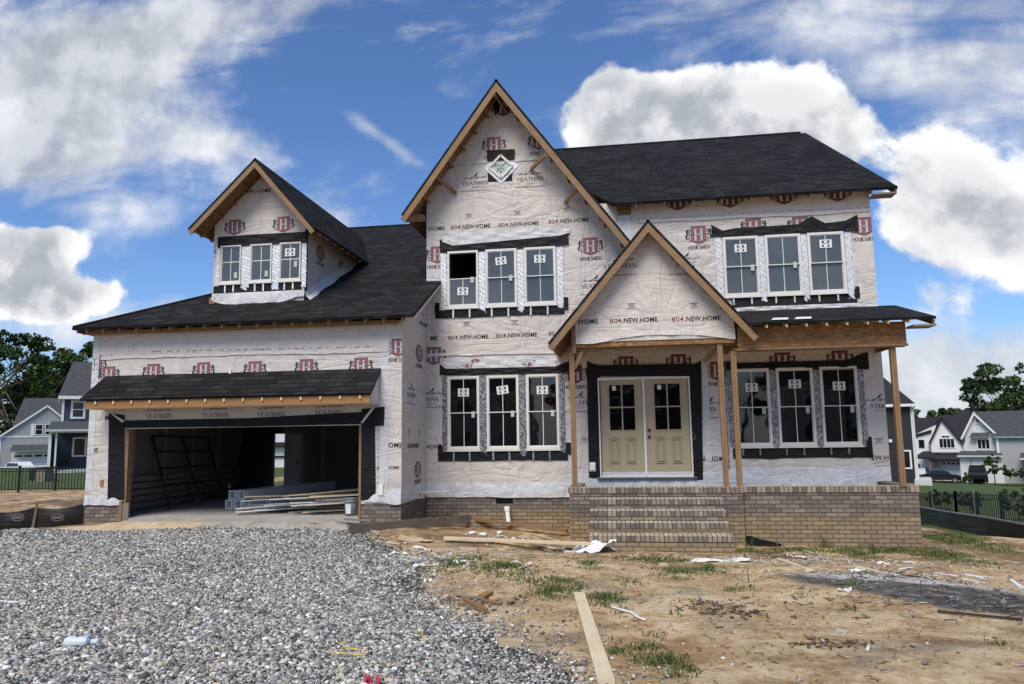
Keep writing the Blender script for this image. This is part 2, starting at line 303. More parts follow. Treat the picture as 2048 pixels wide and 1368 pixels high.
# ---------------------------------------------------------------- mesh builder
class MB:
    def __init__(s): s.v = []; s.f = []; s.m = []; s.ax = []
    def face(s, pts, m=0, ax=None):
        i = len(s.v); s.v += [tuple(p) for p in pts]; s.f.append(tuple(range(i, i+len(pts)))); s.m.append(m); s.ax.append(ax)
    def grid(s, pts, fs, m=0, ax=None):
        i = len(s.v); s.v += [tuple(p) for p in pts]
        for f in fs: s.f.append(tuple(i+j for j in f)); s.m.append(m); s.ax.append(ax)
    def box(s, x0, x1, y0, y1, z0, z1, m=0, ax=None):
        P = [(x0, y0, z0), (x1, y0, z0), (x1, y1, z0), (x0, y1, z0), (x0, y0, z1), (x1, y0, z1), (x1, y1, z1), (x0, y1, z1)]
        s.grid(P, [(0, 3, 2, 1), (4, 5, 6, 7), (0, 1, 5, 4), (1, 2, 6, 5), (2, 3, 7, 6), (3, 0, 4, 7)], m, ax); return s
    def beam(s, p, q, w, h, m=0, up=(0, 0, 1), taper=1):
        p, q = Vector(p), Vector(q); d = (q-p).normalized(); sd = d.cross(Vector(up))
        if sd.length < 1e-4: sd = d.cross(Vector((1, 0, 0)))
        sd.normalize(); u = sd.cross(d)
        P = []
        for c_, t in ((p, 1), (q, taper)):
            for a, b in ((-1, -1), (1, -1), (1, 1), (-1, 1)): P.append(c_+sd*(a*w/2*t)+u*(b*h/2*t))
        s.grid(P, [(0, 1, 2, 3)[::-1], (4, 5, 6, 7), (0, 1, 5, 4), (1, 2, 6, 5), (2, 3, 7, 6), (3, 0, 4, 7)], m, tuple(d)); return s
    def tube(s, pts, r, m=0, n=8, cap=True):
        pts = [Vector(p) for p in pts]; rs = r if isinstance(r, (list, tuple)) else [r]*len(pts); P = []; prev = None
        for i, p in enumerate(pts):
            d = (pts[min(i+1, len(pts)-1)]-pts[max(i-1, 0)]).normalized(); a = d.cross(Vector((0, 0, 1)) if abs(d.z) < .9 else Vector((1, 0, 0))).normalized(); b = d.cross(a)
            if prev and a.dot(prev) < 0: a, b = -a, -b
            prev = a
            for j in range(n): t = 2*math.pi*j/n; P.append(p+a*math.cos(t)*rs[i]+b*math.sin(t)*rs[i])
        F = [(i*n+j, i*n+(j+1) % n, (i+1)*n+(j+1) % n, (i+1)*n+j) for i in range(len(pts)-1) for j in range(n)]
        if cap: F += [tuple(range(n))[::-1], tuple((len(pts)-1)*n+j for j in range(n))]
        s.grid(P, F, m); return s
    def slab(s, poly, t, mt=0, mb=1, ms=None):              # top polygon, thickness t along -normal
        P = [Vector(p) for p in poly]; n = (P[1]-P[0]).cross(P[2]-P[0]).normalized()
        if n.z < 0: P = P[::-1]; n = -n
        Q = [p-n*t for p in P]; s.face(P, mt); s.face(Q[::-1], mb)
        for i in range(len(P)): j = (i+1) % len(P); s.face([P[i], Q[i], Q[j], P[j]], ms if ms is not None else mb)
        return s
    def prism(s, poly, y0, y1, m=0, mb=None):               # XZ polygon, extruded from y0 (front) to y1
        A = [(x, y0, z) for x, z in poly]; B = [(x, y1, z) for x, z in poly]
        ar = sum(poly[i][0]*poly[(i+1) % len(poly)][1]-poly[(i+1) % len(poly)][0]*poly[i][1] for i in range(len(poly)))
        if ar < 0: A = A[::-1]; B = B[::-1]
        s.face(A, m); s.face(B[::-1], m if mb is None else mb)
        for i in range(len(A)): j = (i+1) % len(A); s.face([A[j], A[i], B[i], B[j]], m if mb is None else mb)
        return s
    def sheet(s, x0, x1, z0, z1, y0, y1, holes=(), m=0, mb=None, swap=None):   # wall with rectangular holes
        xs = sorted({x0, x1, *[q for h in holes for q in h[:2]]}); zs = sorted({z0, z1, *[q for h in holes for q in h[2:]]})
        mb = m if mb is None else mb; T = swap or (lambda x, y, z: (x, y, z))
        solid = lambda i, j: 0 <= i < len(xs)-1 and 0 <= j < len(zs)-1 and not any(h[0]-1e-6 <= xs[i] and xs[i+1] <= h[1]+1e-6 and h[2]-1e-6 <= zs[j] and zs[j+1] <= h[3]+1e-6 for h in holes)
        for i in range(len(xs)-1):
            for j in range(len(zs)-1):
                if not solid(i, j): continue
                a, b, c_, d = xs[i], xs[i+1], zs[j], zs[j+1]
                s.face([T(a, y0, c_), T(b, y0, c_), T(b, y0, d), T(a, y0, d)], m); s.face([T(a, y1, c_), T(a, y1, d), T(b, y1, d), T(b, y1, c_)], mb)
                if not solid(i-1, j): s.face([T(a, y0, c_), T(a, y0, d), T(a, y1, d), T(a, y1, c_)], mb)
                if not solid(i+1, j): s.face([T(b, y0, c_), T(b, y1, c_), T(b, y1, d), T(b, y0, d)], mb)
                if not solid(i, j-1): s.face([T(a, y0, c_), T(a, y1, c_), T(b, y1, c_), T(b, y0, c_)], mb)
                if not solid(i, j+1): s.face([T(a, y0, d), T(b, y0, d), T(b, y1, d), T(a, y1, d)], mb)
        return s
    def build(s, name, mats, parent=None, smooth=False, loc=None, rot=None):
        if isinstance(mats, str): mats = [mats]
        me = bpy.data.meshes.new(name); off = Vector((0, 0, 0))
        if parent is not None: off = Vector(parent.get('_o', (0, 0, 0)))
        V = np.array(s.v, float).reshape(-1, 3)-np.array(off)
        me.from_pydata(V.tolist(), [], s.f)
        for q in mats: me.materials.append(MT[q])
        me.polygons.foreach_set('material_index', s.m)
        if smooth: me.polygons.foreach_set('use_smooth', [True]*len(s.f))
        uvl = me.uv_layers.new(name='UVMap'); W = V+np.array(off); uvs = []
        for f, ax in zip(s.f, s.ax):
            a, b, c_ = W[f[0]], W[f[1]], W[f[2]]; n = np.cross(b-a, c_-a); l = np.linalg.norm(n); n = n/l if l > 1e-12 else np.array((0, 0, 1.))
            if ax is not None: h = np.array(ax, float); sv = np.cross(n, h)
            elif abs(n[2]) > .97: h = np.array((1., 0, 0)); sv = np.array((0, 1., 0))
            else:
                h = np.cross((0, 0, 1.), n); h /= np.linalg.norm(h); sv = np.cross(n, h)
            for i in f: uvs += [W[i] @ h, W[i] @ sv]
        uvl.data.foreach_set('uv', uvs); me.update()
        o = bpy.data.objects.new(name, me); COL.objects.link(o)
        if parent is not None: o.parent = parent
        if '_o' in (parent.keys() if parent is not None else []): o['_o'] = parent['_o']
        if loc is not None: o.location = loc
        if rot is not None: o.rotation_euler = rot
        return o
def tag(o, label, cat, group=None):
    o['label'] = label; o['category'] = cat
    if group: o['group'] = group
    return o
def thing(name, label, cat, loc=(0, 0, 0), group=None):
    o = bpy.data.objects.new(name, None); COL.objects.link(o); o.location = loc; o['_o'] = tuple(loc); o.empty_display_size = .2
    return tag(o, label, cat, group)
def kind(o, k): o['kind'] = k; return o
def npmesh(name, V, F, mats, tone=None, smooth=False, parent=None):
    me = bpy.data.meshes.new(name); k = F.shape[1]
    me.vertices.add(len(V)); me.vertices.foreach_set('co', V.astype(np.float32).ravel())
    me.loops.add(F.size); me.loops.foreach_set('vertex_index', F.astype(np.int32).ravel())
    me.polygons.add(len(F)); me.polygons.foreach_set('loop_start', np.arange(0, F.size, k, dtype=np.int32)); me.polygons.foreach_set('loop_total', np.full(len(F), k, np.int32))
    for q in mats: me.materials.append(MT[q])
    me.update(calc_edges=True)
    if tone is not None:
        a = me.attributes.new('tone', 'FLOAT_COLOR', 'POINT'); a.data.foreach_set('color', np.c_[tone, np.ones(len(tone))].astype(np.float32).ravel())
    if smooth: me.polygons.foreach_set('use_smooth', [True]*len(F))
    o = bpy.data.objects.new(name, me); COL.objects.link(o); o.parent = parent
    return o
# ---------------------------------------------------------------- printed lettering and marks
_tc = {}
def glyphs(txt, bold=0.0, sp=1.0):
    k = (txt, bold, sp)
    if k not in _tc:
        cu_ = bpy.data.curves.new('t', 'FONT'); cu_.body = txt; cu_.size = 1; cu_.offset = bold; cu_.resolution_u = 2; cu_.space_character = sp
        ob = bpy.data.objects.new('t', cu_); COL.objects.link(ob); bpy.context.view_layer.update()
        me = ob.evaluated_get(bpy.context.evaluated_depsgraph_get()).to_mesh()
        V = [(v.co.x, v.co.y) for v in me.vertices]; F = [tuple(p.vertices) for p in me.polygons]
        ob.to_mesh_clear(); bpy.data.objects.remove(ob); bpy.data.curves.remove(cu_)
        xs = [a for a, b in V]; ys = [b for a, b in V]; x0, x1 = min(xs), max(xs); h = .73
        _tc[k] = ([((a-x0), b/h) for a, b in V], F, (x1-x0))
    return _tc[k]
SER = {'Y': [(0, 1, .42, .45, .16), (.85, 1, .42, .45, .07), (.42, .5, .42, 0, .15)], 'E': [(.1, 0, .1, 1, .16), (.1, .96, .7, .96, .08), (.1, .52, .55, .52, .07), (.1, .04, .74, .04, .08)],
 'A': [(0, 0, .42, 1, .07), (.42, 1, .85, 0, .16), (.18, .35, .66, .35, .07)], 'T': [(.4, 0, .4, 1, .16), (0, .96, .8, .96, .08)], 'M': [(.08, 0, .12, 1, .07), (.12, 1, .5, .05, .15), (.5, .05, .9, 1, .07), (.92, 1, .94, 0, .16)],
 'N': [(.08, 0, .08, 1, .07), (.08, 1, .8, 0, .16), (.8, 0, .8, 1, .07)], 'H': [(.1, 0, .1, 1, .16), (.75, 0, .75, 1, .16), (.1, .5, .75, .5, .07)], 'O': [(.1, .25, .1, .75, .15), (.1, .75, .4, 1, .1), (.4, 1, .7, .75, .1), (.7, .75, .7, .25, .15), (.7, .25, .4, 0, .1), (.4, 0, .1, .25, .1)],
 'S': [(.6, .85, .3, 1, .09), (.3, 1, .08, .75, .12), (.08, .75, .6, .3, .14), (.6, .3, .35, 0, .11), (.35, 0, .05, .15, .09)], 'I': [(.15, 0, .15, 1, .16)], 'G': [(.7, .85, .4, 1, .09), (.4, 1, .08, .6, .13), (.08, .6, .12, .2, .14), (.12, .2, .4, 0, .1), (.4, 0, .72, .1, .1), (.7, .05, .7, .45, .14)],
 'R': [(.1, 0, .1, 1, .16), (.1, .96, .55, .92, .08), (.55, .92, .6, .6, .12), (.6, .6, .1, .5, .08), (.3, .5, .75, 0, .14)], 'U': [(.1, 1, .1, .2, .15), (.1, .2, .4, 0, .1), (.4, 0, .7, .2, .08), (.7, .2, .7, 1, .08)], 'P': [(.1, 0, .1, 1, .16), (.1, .96, .6, .9, .08), (.6, .9, .6, .6, .13), (.6, .6, .1, .48, .08)]}
WID = {'I': .3, 'M': 1.05, 'T': .8, 'E': .78, 'S': .7}
class Wall2:                                           # prints flat marks onto a wall mesh builder
    def __init__(s, mb, fn, mats0, lo=-1e9, hi=1e9, zlo=-1e9, zhi=1e9): s.mb, s.fn, s.m0, s.lo, s.hi, s.zlo, s.zhi = mb, fn, mats0, lo, hi, zlo, zhi; s.e = 0
    def poly(s, pts, m, e=0):
        pts = [(min(max(x, s.lo), s.hi), min(max(z, s.zlo), s.zhi)) for x, z in pts]
        if max(p[0] for p in pts)-min(p[0] for p in pts) < 1e-4 or max(p[1] for p in pts)-min(p[1] for p in pts) < 1e-4: return
        s.mb.face([s.fn(x, z, .004+.0012*e) for x, z in pts], s.m0+m)
    def stroke(s, x0, z0, x1, z1, w_, m, e=0):
        dx_, dz_ = x1-x0, z1-z0; L = math.hypot(dx_, dz_) or 1; nx, nz = -dz_/L*w_/2, dx_/L*w_/2
        s.poly([(x0+nx, z0+nz), (x0-nx, z0-nz), (x1-nx, z1-nz), (x1+nx, z1+nz)], m, e)
    def text(s, txt, x, z, hgt, m=0, bold=.02, w_=None, sp=1.05):   # centred
        V, F, L = glyphs(txt, bold, sp); k = (w_/L) if w_ else hgt/.73
        for f in F: s.poly([(x+(V[i][0]-L/2)*k, z+(V[i][1]-.5)*hgt) for i in f], m)
    def serif(s, txt, x, z, hgt, w_, m=0):
        L = sum(WID.get(ch, .95) for ch in txt); k = w_/L; cx = x-w_/2
        for ch in txt:
            for (a, b, c_, d, t) in SER.get(ch, []):
                s.stroke(cx+a*k, z+(b-.5)*hgt, cx+c_*k, z+(d-.5)*hgt, t*hgt*1.05, m)
                if b in (0, 1) and d in (0, 1): 
                    for q, r in ((a, b), (c_, d)): s.stroke(cx+(q-.13)*k, z+(abs(r-.03)-.5)*hgt, cx+(q+.13)*k, z+(abs(r-.03)-.5)*hgt, .05*hgt, m)
            cx += WID.get(ch, .95)*k
    def phone(s, x, z, part=0, w_=.95, h=.098):         # 804.NEW.HOME ; part: 1 = NEW.HOME, 2 = HOME, 3 = 804, 4 = OME, 5= EHOM, 6= EW.H
        if part == 0:
            s.text('804', x-w_*.37, z, h, 2, .006, w_*.235); s.text('.NEW.HOME', x+w_*.13, z, h, 0, .022, w_*.72)
        else:
            t = {1: '.NEW.HOME', 2: 'HOME', 3: '80', 4: 'OME', 5: 'NEHOM', 6: 'EW.H', 7: 'H', 8: '8', 9: '.HOME', 10: 'ME', 11: 'HON'}[part]; s.text(t, x, z, h, 2 if part in (3, 8) else 0, .022 if part not in (3, 8) else .008)
    def crest(s, x, z, w_=.58, dark=False, name=True, top=1e9, url=False):
        oz = s.zhi; s.zhi = min(s.zhi, top); k = w_/1.0; h = w_*.66; f = 2 if dark else 3  # dark crests: deeper red fill paints in the shade of porch and eaves
        sh = [(-.26, .5), (.26, .5), (.26, -.30), (.15, -.42), (0, -.5), (-.15, -.42), (-.26, -.30)]
        s.poly([(x+a*k*1.07, z+b*h*1.06) for a, b in sh], 0, 0); s.poly([(x+a*k, z+b*h) for a, b in sh], f, 1)
        for (a, b, c_, d, t) in ((-.11, -.30, -.11, .33, .075), (.11, -.30, .11, .33, .075), (-.11, .02, .11, .02, .04), (-.17, .34, -.05, .34, .04), (.05, .34, .17, .34, .04), (-.17, -.31, -.05, -.31, .04), (.05, -.31, .17, -.31, .04)):
            s.stroke(x+(a+.012)*k, z+(b-.02)*h, x+(c_+.012)*k, z+(d-.02)*h, (t+.022)*k, 0, 2)
        for (a, b, c_, d, t) in ((-.11, -.30, -.11, .33, .075), (.11, -.30, .11, .33, .075), (-.11, .02, .11, .02, .04), (-.17, .34, -.05, .34, .04), (.05, .34, .17, .34, .04), (-.17, -.31, -.05, -.31, .04), (.05, -.31, .17, -.31, .04)):
            s.stroke(x+a*k, z+b*h, x+c_*k, z+d*h, t*k, 4, 3)
        for sg in (-1, 1):
            for cx, cz, r0_, r1_, t0, t1 in ((.37, .24, .10, .03, -1.2, 5.2), (.38, -.12, .14, .03, 2.4, -4.2), (.31, -.40, .09, .04, 3.2, .2)):
                pr = None
                for i in range(13):
                    t = t0+(t1-t0)*i/12; r = r0_+(r1_-r0_)*i/12; p = (x+sg*(cx+math.cos(t)*r)*k, z+cz*h+math.sin(t)*r*k)
                    if pr: s.stroke(*pr, *p, .030*k, 0 if cz > -.3 else 2, 1)
                    pr = p
            s.stroke(x+sg*.40*k, z+.30*h, x+sg*.45*k, z-.15*h, .05*k, 0, 0)
        if name: s.serif('HOMESMITH', x, z-h*.5-.085*k/.58, .085, .48)
        if url: s.stroke(x-.27, z-h*.5-.27, x+.27, z-h*.5-.27, .014, 1)
        s.zhi = oz
    def yeat(s, x, z, txt='YEATMAN', w_=.62, url=True, bird=True, h=.092):
        s.serif(txt, x, z, h, w_*len(txt)/7)
        if bird:
            s.stroke(x-.28, z+.12, x+.28, z+.13, .012, 1); 
            for q in (-.24, -.13, -.1, 0, .04, .16, .22): s.stroke(x+q, z+.10, x+q+.05, z+.155, .016, 1)
            s.poly([(x-.05, z+.16), (x+.0, z+.19), (x+.05, z+.25), (x+.09, z+.255), (x+.06, z+.23), (x+.05, z+.18), (x+.01, z+.165), (x-.02, z+.15)], 0)
        s.text('GROUP', x, z-.10, .042, 1, .0, .17)
        if url: s.text('www.theyeatmangroup.com', x, z-.175, .05, 2, .006, .68)
    def mark(s, x, z):
        s.stroke(x-.09, z+.045, x+.09, z+.045, .012, 0); s.stroke(x-.09, z-.045, x+.09, z-.045, .010, 1)
        for q in (.017, -.012): s.stroke(x-.05, z+q, x+.05, z+q, .014, 1)
    def stitches(s, x0, z0, x1, z1, n):
        for i in range(n):
            t = i/n; a, b = x0+(x1-x0)*t, z0+(z1-z0)*t+.012*math.sin(i*.7); s.stroke(a, b-.022, a+.02, b+.022, .012, 4 if i % 3 else 1)
PR = ['print_black', 'print_grey', 'print_red', 'print_pink', 'wrap_clean']
def px2(plane, v):                                    # pixel of the survey photo -> wall coordinates
    return (lambda x, y: (lambda p: (p.x, p.z))(hit(x, y, 'Y', v))) if plane == 'Y' else (lambda x, y: (lambda p: (p.y, p.z))(hit(x, y, 'X', v)))

# ---------------------------------------------------------------- the unfinished house
HOUSE = thing('unfinished_house', 'large two storey house under construction clad in printed pinkish house wrap with black shingle roofs', 'house', (-3, 3, 0))
XL, XR, GX0, GY = -4.37, 5.38, -11.28, -1.9
WL = [(-3.87, -3.15), (-2.98, -2.26), (-2.09, -1.37)]; WR = [(2.32, 3.06), (3.20, 3.94), (4.08, 4.82)]
UH, US, LH, LS = 4.21+1.75, 2.91+1.75, 1.32+1.75, -.30+1.75
DLX, DRX, DB, DH = -.50, 1.44, .84, 2.93
holes = [(a, b, US, UH) for a, b in WL]+[(a, b, LS, LH) for a, b in WL]+[(a-.03, b-.03, US, UH) for a, b in WR]+[(a+.04, b+.04, LS, LH) for a, b in WR]+[(DLX, DRX, DB, DH)]
# main front wall with gable
gp_, gl_, gr_ = hit(992, 159, 'Y', -.62), hit(802, 431, 'Y', -.62), hit(1260, 482, 'Y', -.62)
GSL, GSR = (gp_.z-gl_.z)/(gp_.x-gl_.x), (gp_.z-gr_.z)/(gr_.x-gp_.x)
mb = MB(); mb.sheet(XL, XR, .39, 5.62, 0, .16, [h for h in holes if h[3] < 5.6], 0, 1)
ztop = 5.62
mb.sheet(XL, .33, ztop, 5.97, 0, .16, [(a, b, ztop, 5.96) for a, b in WL], 0, 1)
mb.sheet(.33, XR, ztop, 6.86, 0, .16, [(a-.03, b-.03, ztop, UH) for a, b in WR], 0, 1)
# strips: holes of upper windows continue into the first sheet
mb2 = MB(); mb2.v, mb2.f, mb2.m, mb2.ax = [], [], [], []
mb = MB()
up = [(a, b, US, UH) for a, b in WL]+[(a-.03, b-.03, US, UH) for a, b in WR]
mb.sheet(XL, XR, .39, UH+.01, 0, .16, holes, 0, 1)
mb.prism([(XL, UH+.01), (gp_.x+(gp_.z-.07-UH)/GSR, UH+.01), (gp_.x, gp_.z-.07), (XL, gp_.z-.07-GSL*(gp_.x-XL))], 0, .16, 0, 1)
mb.sheet(-.75, XR, UH+.01, 6.90, .003, .16, (), 0, 1)
W = Wall2(mb, lambda x, z, e: (x, -e, z), 2, XL, XR, zhi=6.86); g = px2('Y', 0)
for x, y, kw in [(1181, 493, {}), (1397, 470, {}), (1727, 453, {}), (875, 510, {}),  (945, 735, dict(name=False)), (1048, 733, dict(name=False)),
   (1150, 749, dict(dark=True)), (1252, 731, dict(dark=True, name=False)), (1357, 727, dict(dark=True, name=False)), (1565, 724, dict(dark=True, name=False)), (1680, 720, dict(dark=True, name=False)), (1436, 742, dict(dark=True)),
   (1507, 455, dict(name=False)), (1601, 452, dict(name=False)), (1355, 403, dict(dark=True, name=False)), (1460, 398, dict(dark=True, name=False)), (1568, 391, dict(dark=True, name=False)), (1675, 385, dict(dark=True, name=False)), (868, 712, dict(name=False))]:
    W.crest(*g(x, y), **kw)
W.zhi = 9.4
W.crest(*g(988, 291)); W.hi = g(1082, 283)[0]; W.crest(*g(1080, 283)); W.hi = g(1025, 216)[0]; W.crest(*g(1007, 216), dark=True, name=False); W.hi = XR
for x, y, t in [(950, 366, 'YEATMAN'), (1060, 358, 'YEATMAN'), (1190, 572, 'YEATMAN'), (1160, 806, 'YEATM'), (1420, 818, 'MAN'), (862, 798, 'TMAN')]: W.yeat(*g(x, y), txt=t)
W.yeat(*g(1757, 812), txt='ATMA', url=False)
for x, y, p in [(874, 457, 2), (941, 453, 0), (1037, 448, 0), (1137, 441, 0), (1200, 437, 8), (868, 676, 10), (936, 674, 0), (1033, 670, 0), (1103, 667, 3), (1424, 917, 5), (1760, 915, 6), (864, 893, 11)]: W.phone(*g(x, y), p)
for x, y in [(938, 432), (1035, 426), (1133, 420), (933, 648), (1030, 645), (1757, 882), (1170, 880), (1290, 672)]: W.mark(*g(x, y))
for a in [((960, 256), (1075, 252), 40), ((880, 712), (1130, 700), 70), ((1250, 440), (1740, 415), 110), ((1165, 480), (1240, 470), 20), ((1185, 690), (1440, 690), 50), ((866, 470), (858, 900), 60)]: W.stitches(*g(*a[0]), *g(*a[1]), a[2])
for i, (x, y) in enumerate([(1743, 925), (1748, 933), (1752, 942)]):                      # pencilled notes
    a, b = g(x, y)
    for j in range(7): W.stroke(a+j*.045, b+random.uniform(-.02, .02)+j*.004, a+j*.045+.035, b+random.uniform(-.03, .03)+j*.004, .01, 1)
front = mb.build('front_wall', ['wrap', 'osb']+PR, HOUSE)

# other shell walls
mb = MB()
mb.sheet(.17, 11, .39, 6.9, XR-.16, XR-.002, (), 0, 0, lambda x, y, z: (y, x, z)); mb.face([(XR-.05, 0, 6.9), (XR-.05, 13, 6.9), (XR-.05, 6.4, 10.65)], 0)
mb.build('side_wall', 'wrap', HOUSE)
mb = MB(); mb.box(XL, XL+.15, .16, 11, .39, 7.1); mb.build('side_wall', 'wrap', HOUSE)
mb = MB(); mb.box(GX0-.02, XR, 11, 11.15, -.3, 6.8); mb.build('rear_wall', 'wrap', HOUSE)
# inner floors and partitions seen dimly through the glass
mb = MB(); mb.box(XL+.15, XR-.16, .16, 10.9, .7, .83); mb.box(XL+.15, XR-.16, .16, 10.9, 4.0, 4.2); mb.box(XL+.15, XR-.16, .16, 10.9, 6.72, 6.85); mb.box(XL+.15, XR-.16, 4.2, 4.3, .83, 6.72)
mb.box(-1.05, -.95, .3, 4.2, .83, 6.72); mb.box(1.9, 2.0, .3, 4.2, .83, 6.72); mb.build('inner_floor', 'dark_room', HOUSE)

# garage walls
OX0, OX1, OZ = -10.38, -5.22, 1.99
mb = MB(); mb.sheet(GX0, XL, .43, 4.10, GY, GY+.16, [(OX0, OX1, .43, OZ)], 0, 1)
W = Wall2(mb, lambda x, z, e: (x, GY-e, z), 2, GX0, XL); g = px2('Y', GY)
for x, y, kw in [(307, 745, dict(name=False)), (407, 742, dict(name=False)), (510, 740, dict(name=False)), (613, 736, dict(name=False)), (722, 733, dict(name=False)), (218, 750, dict(name=False)), (192, 728, {}), (797, 695, {})]: W.crest(*g(x, y), w_=.52, **kw)
for x, y in [(318, 832), (430, 830), (542, 828), (658, 825)]: W.yeat(*g(x, y), url=False, w_=.60, bird=True)
W.text('M', *g(214, 835), .10); W.phone(*g(184, 900), 4); W.phone(*g(786, 890), 2); W.phone(*g(775, 935), 1, h=.06)
for a in [((190, 710), (760, 695), 50), ((236, 880), (226, 1000), 30), ((756, 850), (755, 980), 30)]: W.stitches(*g(*a[0]), *g(*a[1]), a[2])
for k_ in range(26):
    x, y = 300+k_*17+random.uniform(-6, 6), 703-k_*.35; a, b = g(x, y); W.stroke(a, b, a+random.uniform(.04, .13), b, .016, 1)
mb.build('garage_front_wall', ['wrap', 'osb']+PR, HOUSE)
mb = MB(); T = lambda x, y, z: (y, x, z)
mb.sheet(GY-.001, 0, .43, 4.10, XL+.003, XL-.15, (), 0, 0, T); mb.face([(XL+.003, GY-.001, 4.1), (XL+.003, 0, 4.1), (XL+.003, 0, 5.22), (XL+.003, GY-.001, 4.28)], 0)
W = Wall2(mb, lambda x, z, e: (XL+.004+e, x, z), 2, GY, -.01); g = px2('X', XL)
W.crest(*g(838, 708), w_=.56); W.yeat(*g(822, 790)); W.phone(*g(826, 891), 0, w_=.85); W.crest(*g(835, 940), w_=.5, name=True); W.mark(*g(818, 865)); W.mark(*g(838, 866)); W.phone(*g(846, 648), 1, h=.08); W.mark(*g(845, 632))
mb.build('garage_side_wall', ['wrap', 'osb']+PR, HOUSE)
mb = MB(); mb.box(GX0, GX0+.12, GY+.16, 5.32, .1, 4.1, 0); mb.build('garage_side_wall', 'wrap', HOUSE)
# garage interior
BY = 5.2
def zfl(): return .16
pbd = [hit(547.6, 868, 'Y', BY), hit(602, 868, 'Y', BY)]
bdx0, bdx1, bdz = pbd[0].x, pbd[0].x+.86, pbd[0].z
mb = MB(); mb.sheet(GX0+.12, XL-.15, .12, 3.0, BY, BY+.12, [(bdx0, bdx1, .12, bdz)]); mb.box(GX0+.12, GX0+.15, GY+.16, BY, .12, 3.0); mb.box(XL-.18, XL-.15, GY+.16, BY, .12, 3.0)
mb.box(GX0+.12, XL-.15, GY+.16, BY+.1, 3.0, 3.05)
mb.build('garage_lining', 'drywall', HOUSE)
bpy.data.objects.remove(bpy.data.objects['rear_wall'])
mb = MB(); mb.box(-8.2, XR, 11, 11.15, -.6, 6.8); mb.build('rear_wall', 'wrap', HOUSE); mb = MB(); mb.box(-8.2, -8.05, BY+.12, 11, -.6, 6.5); mb.build('side_wall', 'wrap', HOUSE)
d = mb2 = MB(); lx0 = hit(570, 900, 'Y', BY-.1).x; lx1 = hit(602, 900, 'Y', BY-.1).x
mb2.box(lx0, lx1, BY-.14, BY-.10, .14, bdz); W_ = lx1-lx0
for a in (.12, .56):
    for z0, z1 in ((.25, .85), (1.0, 1.75)): mb2.box(lx0+W_*a, lx0+W_*(a+.32), BY-.15, BY-.14, z0+.05, z1)
dr = mb2.build('garage_back_door', 'white_paint', HOUSE); MB().tube([(lx1-.06, BY-.15, 1.05), (lx1-.06, BY-.2, 1.05)], .03).build('knob', 'knob', dr)
mb = MB(); mb.box(GX0+.02, XL-.02, GY+.2, BY+.12, -.1, .15); mb.box(OX0-.04, OX1+.01, GY-.04, GY+.2, -.2, .15); mb.build('garage_slab', 'concrete', HOUSE)
mb = MB(); mb.box(OX0-.02, OX0+.06, GY-.012, GY+.14, .16, OZ); mb.build('garage_door_jamb', 'lumber', HOUSE); MB().box(OX1-.03, OX1+.02, GY-.012, GY+.14, .16, OZ).build('garage_door_jamb', 'lumber', HOUSE)
mb = MB(); mb.box(OX0-.05, OX0+.02, GY-.07, GY-.013, .08, .50); mb.box(OX0+.022, OX0+.16, GY-.05, GY-.014, .12, .46, 1); mb.build('jamb_block', ['lumber', 'lumber_grey'], HOUSE)

# brick base
BYF = .012
mb = MB(); mb.box(GX0, OX0-.05, GY+BYF, GY+.2, -.4, .46); mb.build('brick_base', 'brick', HOUSE)
mb = MB(); mb.box(OX1+.02, XL-BYF, GY+BYF, GY+.2, -.5, .47); mb.box(XL-.2, XL-BYF, GY+.2, 0, -.6, .47); mb.build('brick_base', 'brick', HOUSE)
mb = MB(); vx0, vz0 = hit(992, 1008, 'Y', 0).x, hit(992, 1008, 'Y', 0).z; vx1, vz1 = hit(1026, 994, 'Y', 0).x, hit(1026, 994, 'Y', 0).z
mb.sheet(XL-.01, -1.07, -.8, .43, BYF, .25, [(vx0, vx1, vz0, vz1-.03)]); bb = mb.build('brick_base', 'brick', HOUSE)
mb = MB(); mb.box(vx0, vx1, .10, .12, vz0, vz1-.03)
for k_ in range(9): mb.beam((vx0+.02+k_*(vx1-vx0-.04)/8, .05, vz0), (vx0+.02+k_*(vx1-vx0-.04)/8, .05, vz1-.03), .008, .01, 0, (0, 1, 0))
mb.build('foundation_vent', 'metal_dark', HOUSE)
# porch and steps
PY = -1.6
mb = MB(); mb.box(-1.07, 2.2, PY, -1.3, -.9, .605); mb.box(2.2, 5.33, PY+.09, -1.3, -1.2, .605); mb.box(5.1, 5.33, -1.3, .2, -1.2, .605); mb.box(-1.07, -.85, -1.3, 0, -.9, .605)
mb.build('porch_brick', 'brick', HOUSE)
mb = MB(); mb.box(-1.09, 2.22, PY-.02, -1.33, .605, .71, 0); mb.box(2.22, 5.35, PY+.07, -1.33, .605, .71, 0); mb.box(5.1, 5.35, -1.33, .2, .605, .71); mb.box(-1.09, -.85, -1.33, 0, .605, .71)
mb.build('porch_cap', 'rowlock', HOUSE)
mb = MB(); mb.prism([(p.x, p.z) for p in [hit(x, y, 'Y', PY+.09) for x, y in ((1487, 1073), (1500, 1071), (1520, 1078), (1545, 1083), (1563, 1088), (1562, 1104), (1487, 1106))]], PY+.086, PY+.0895); mb.build('tar_coating', 'membrane', HOUSE)
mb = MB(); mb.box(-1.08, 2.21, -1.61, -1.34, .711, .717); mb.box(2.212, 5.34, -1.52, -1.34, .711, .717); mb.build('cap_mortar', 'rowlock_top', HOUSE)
SX0, SX1 = -.66, 1.78
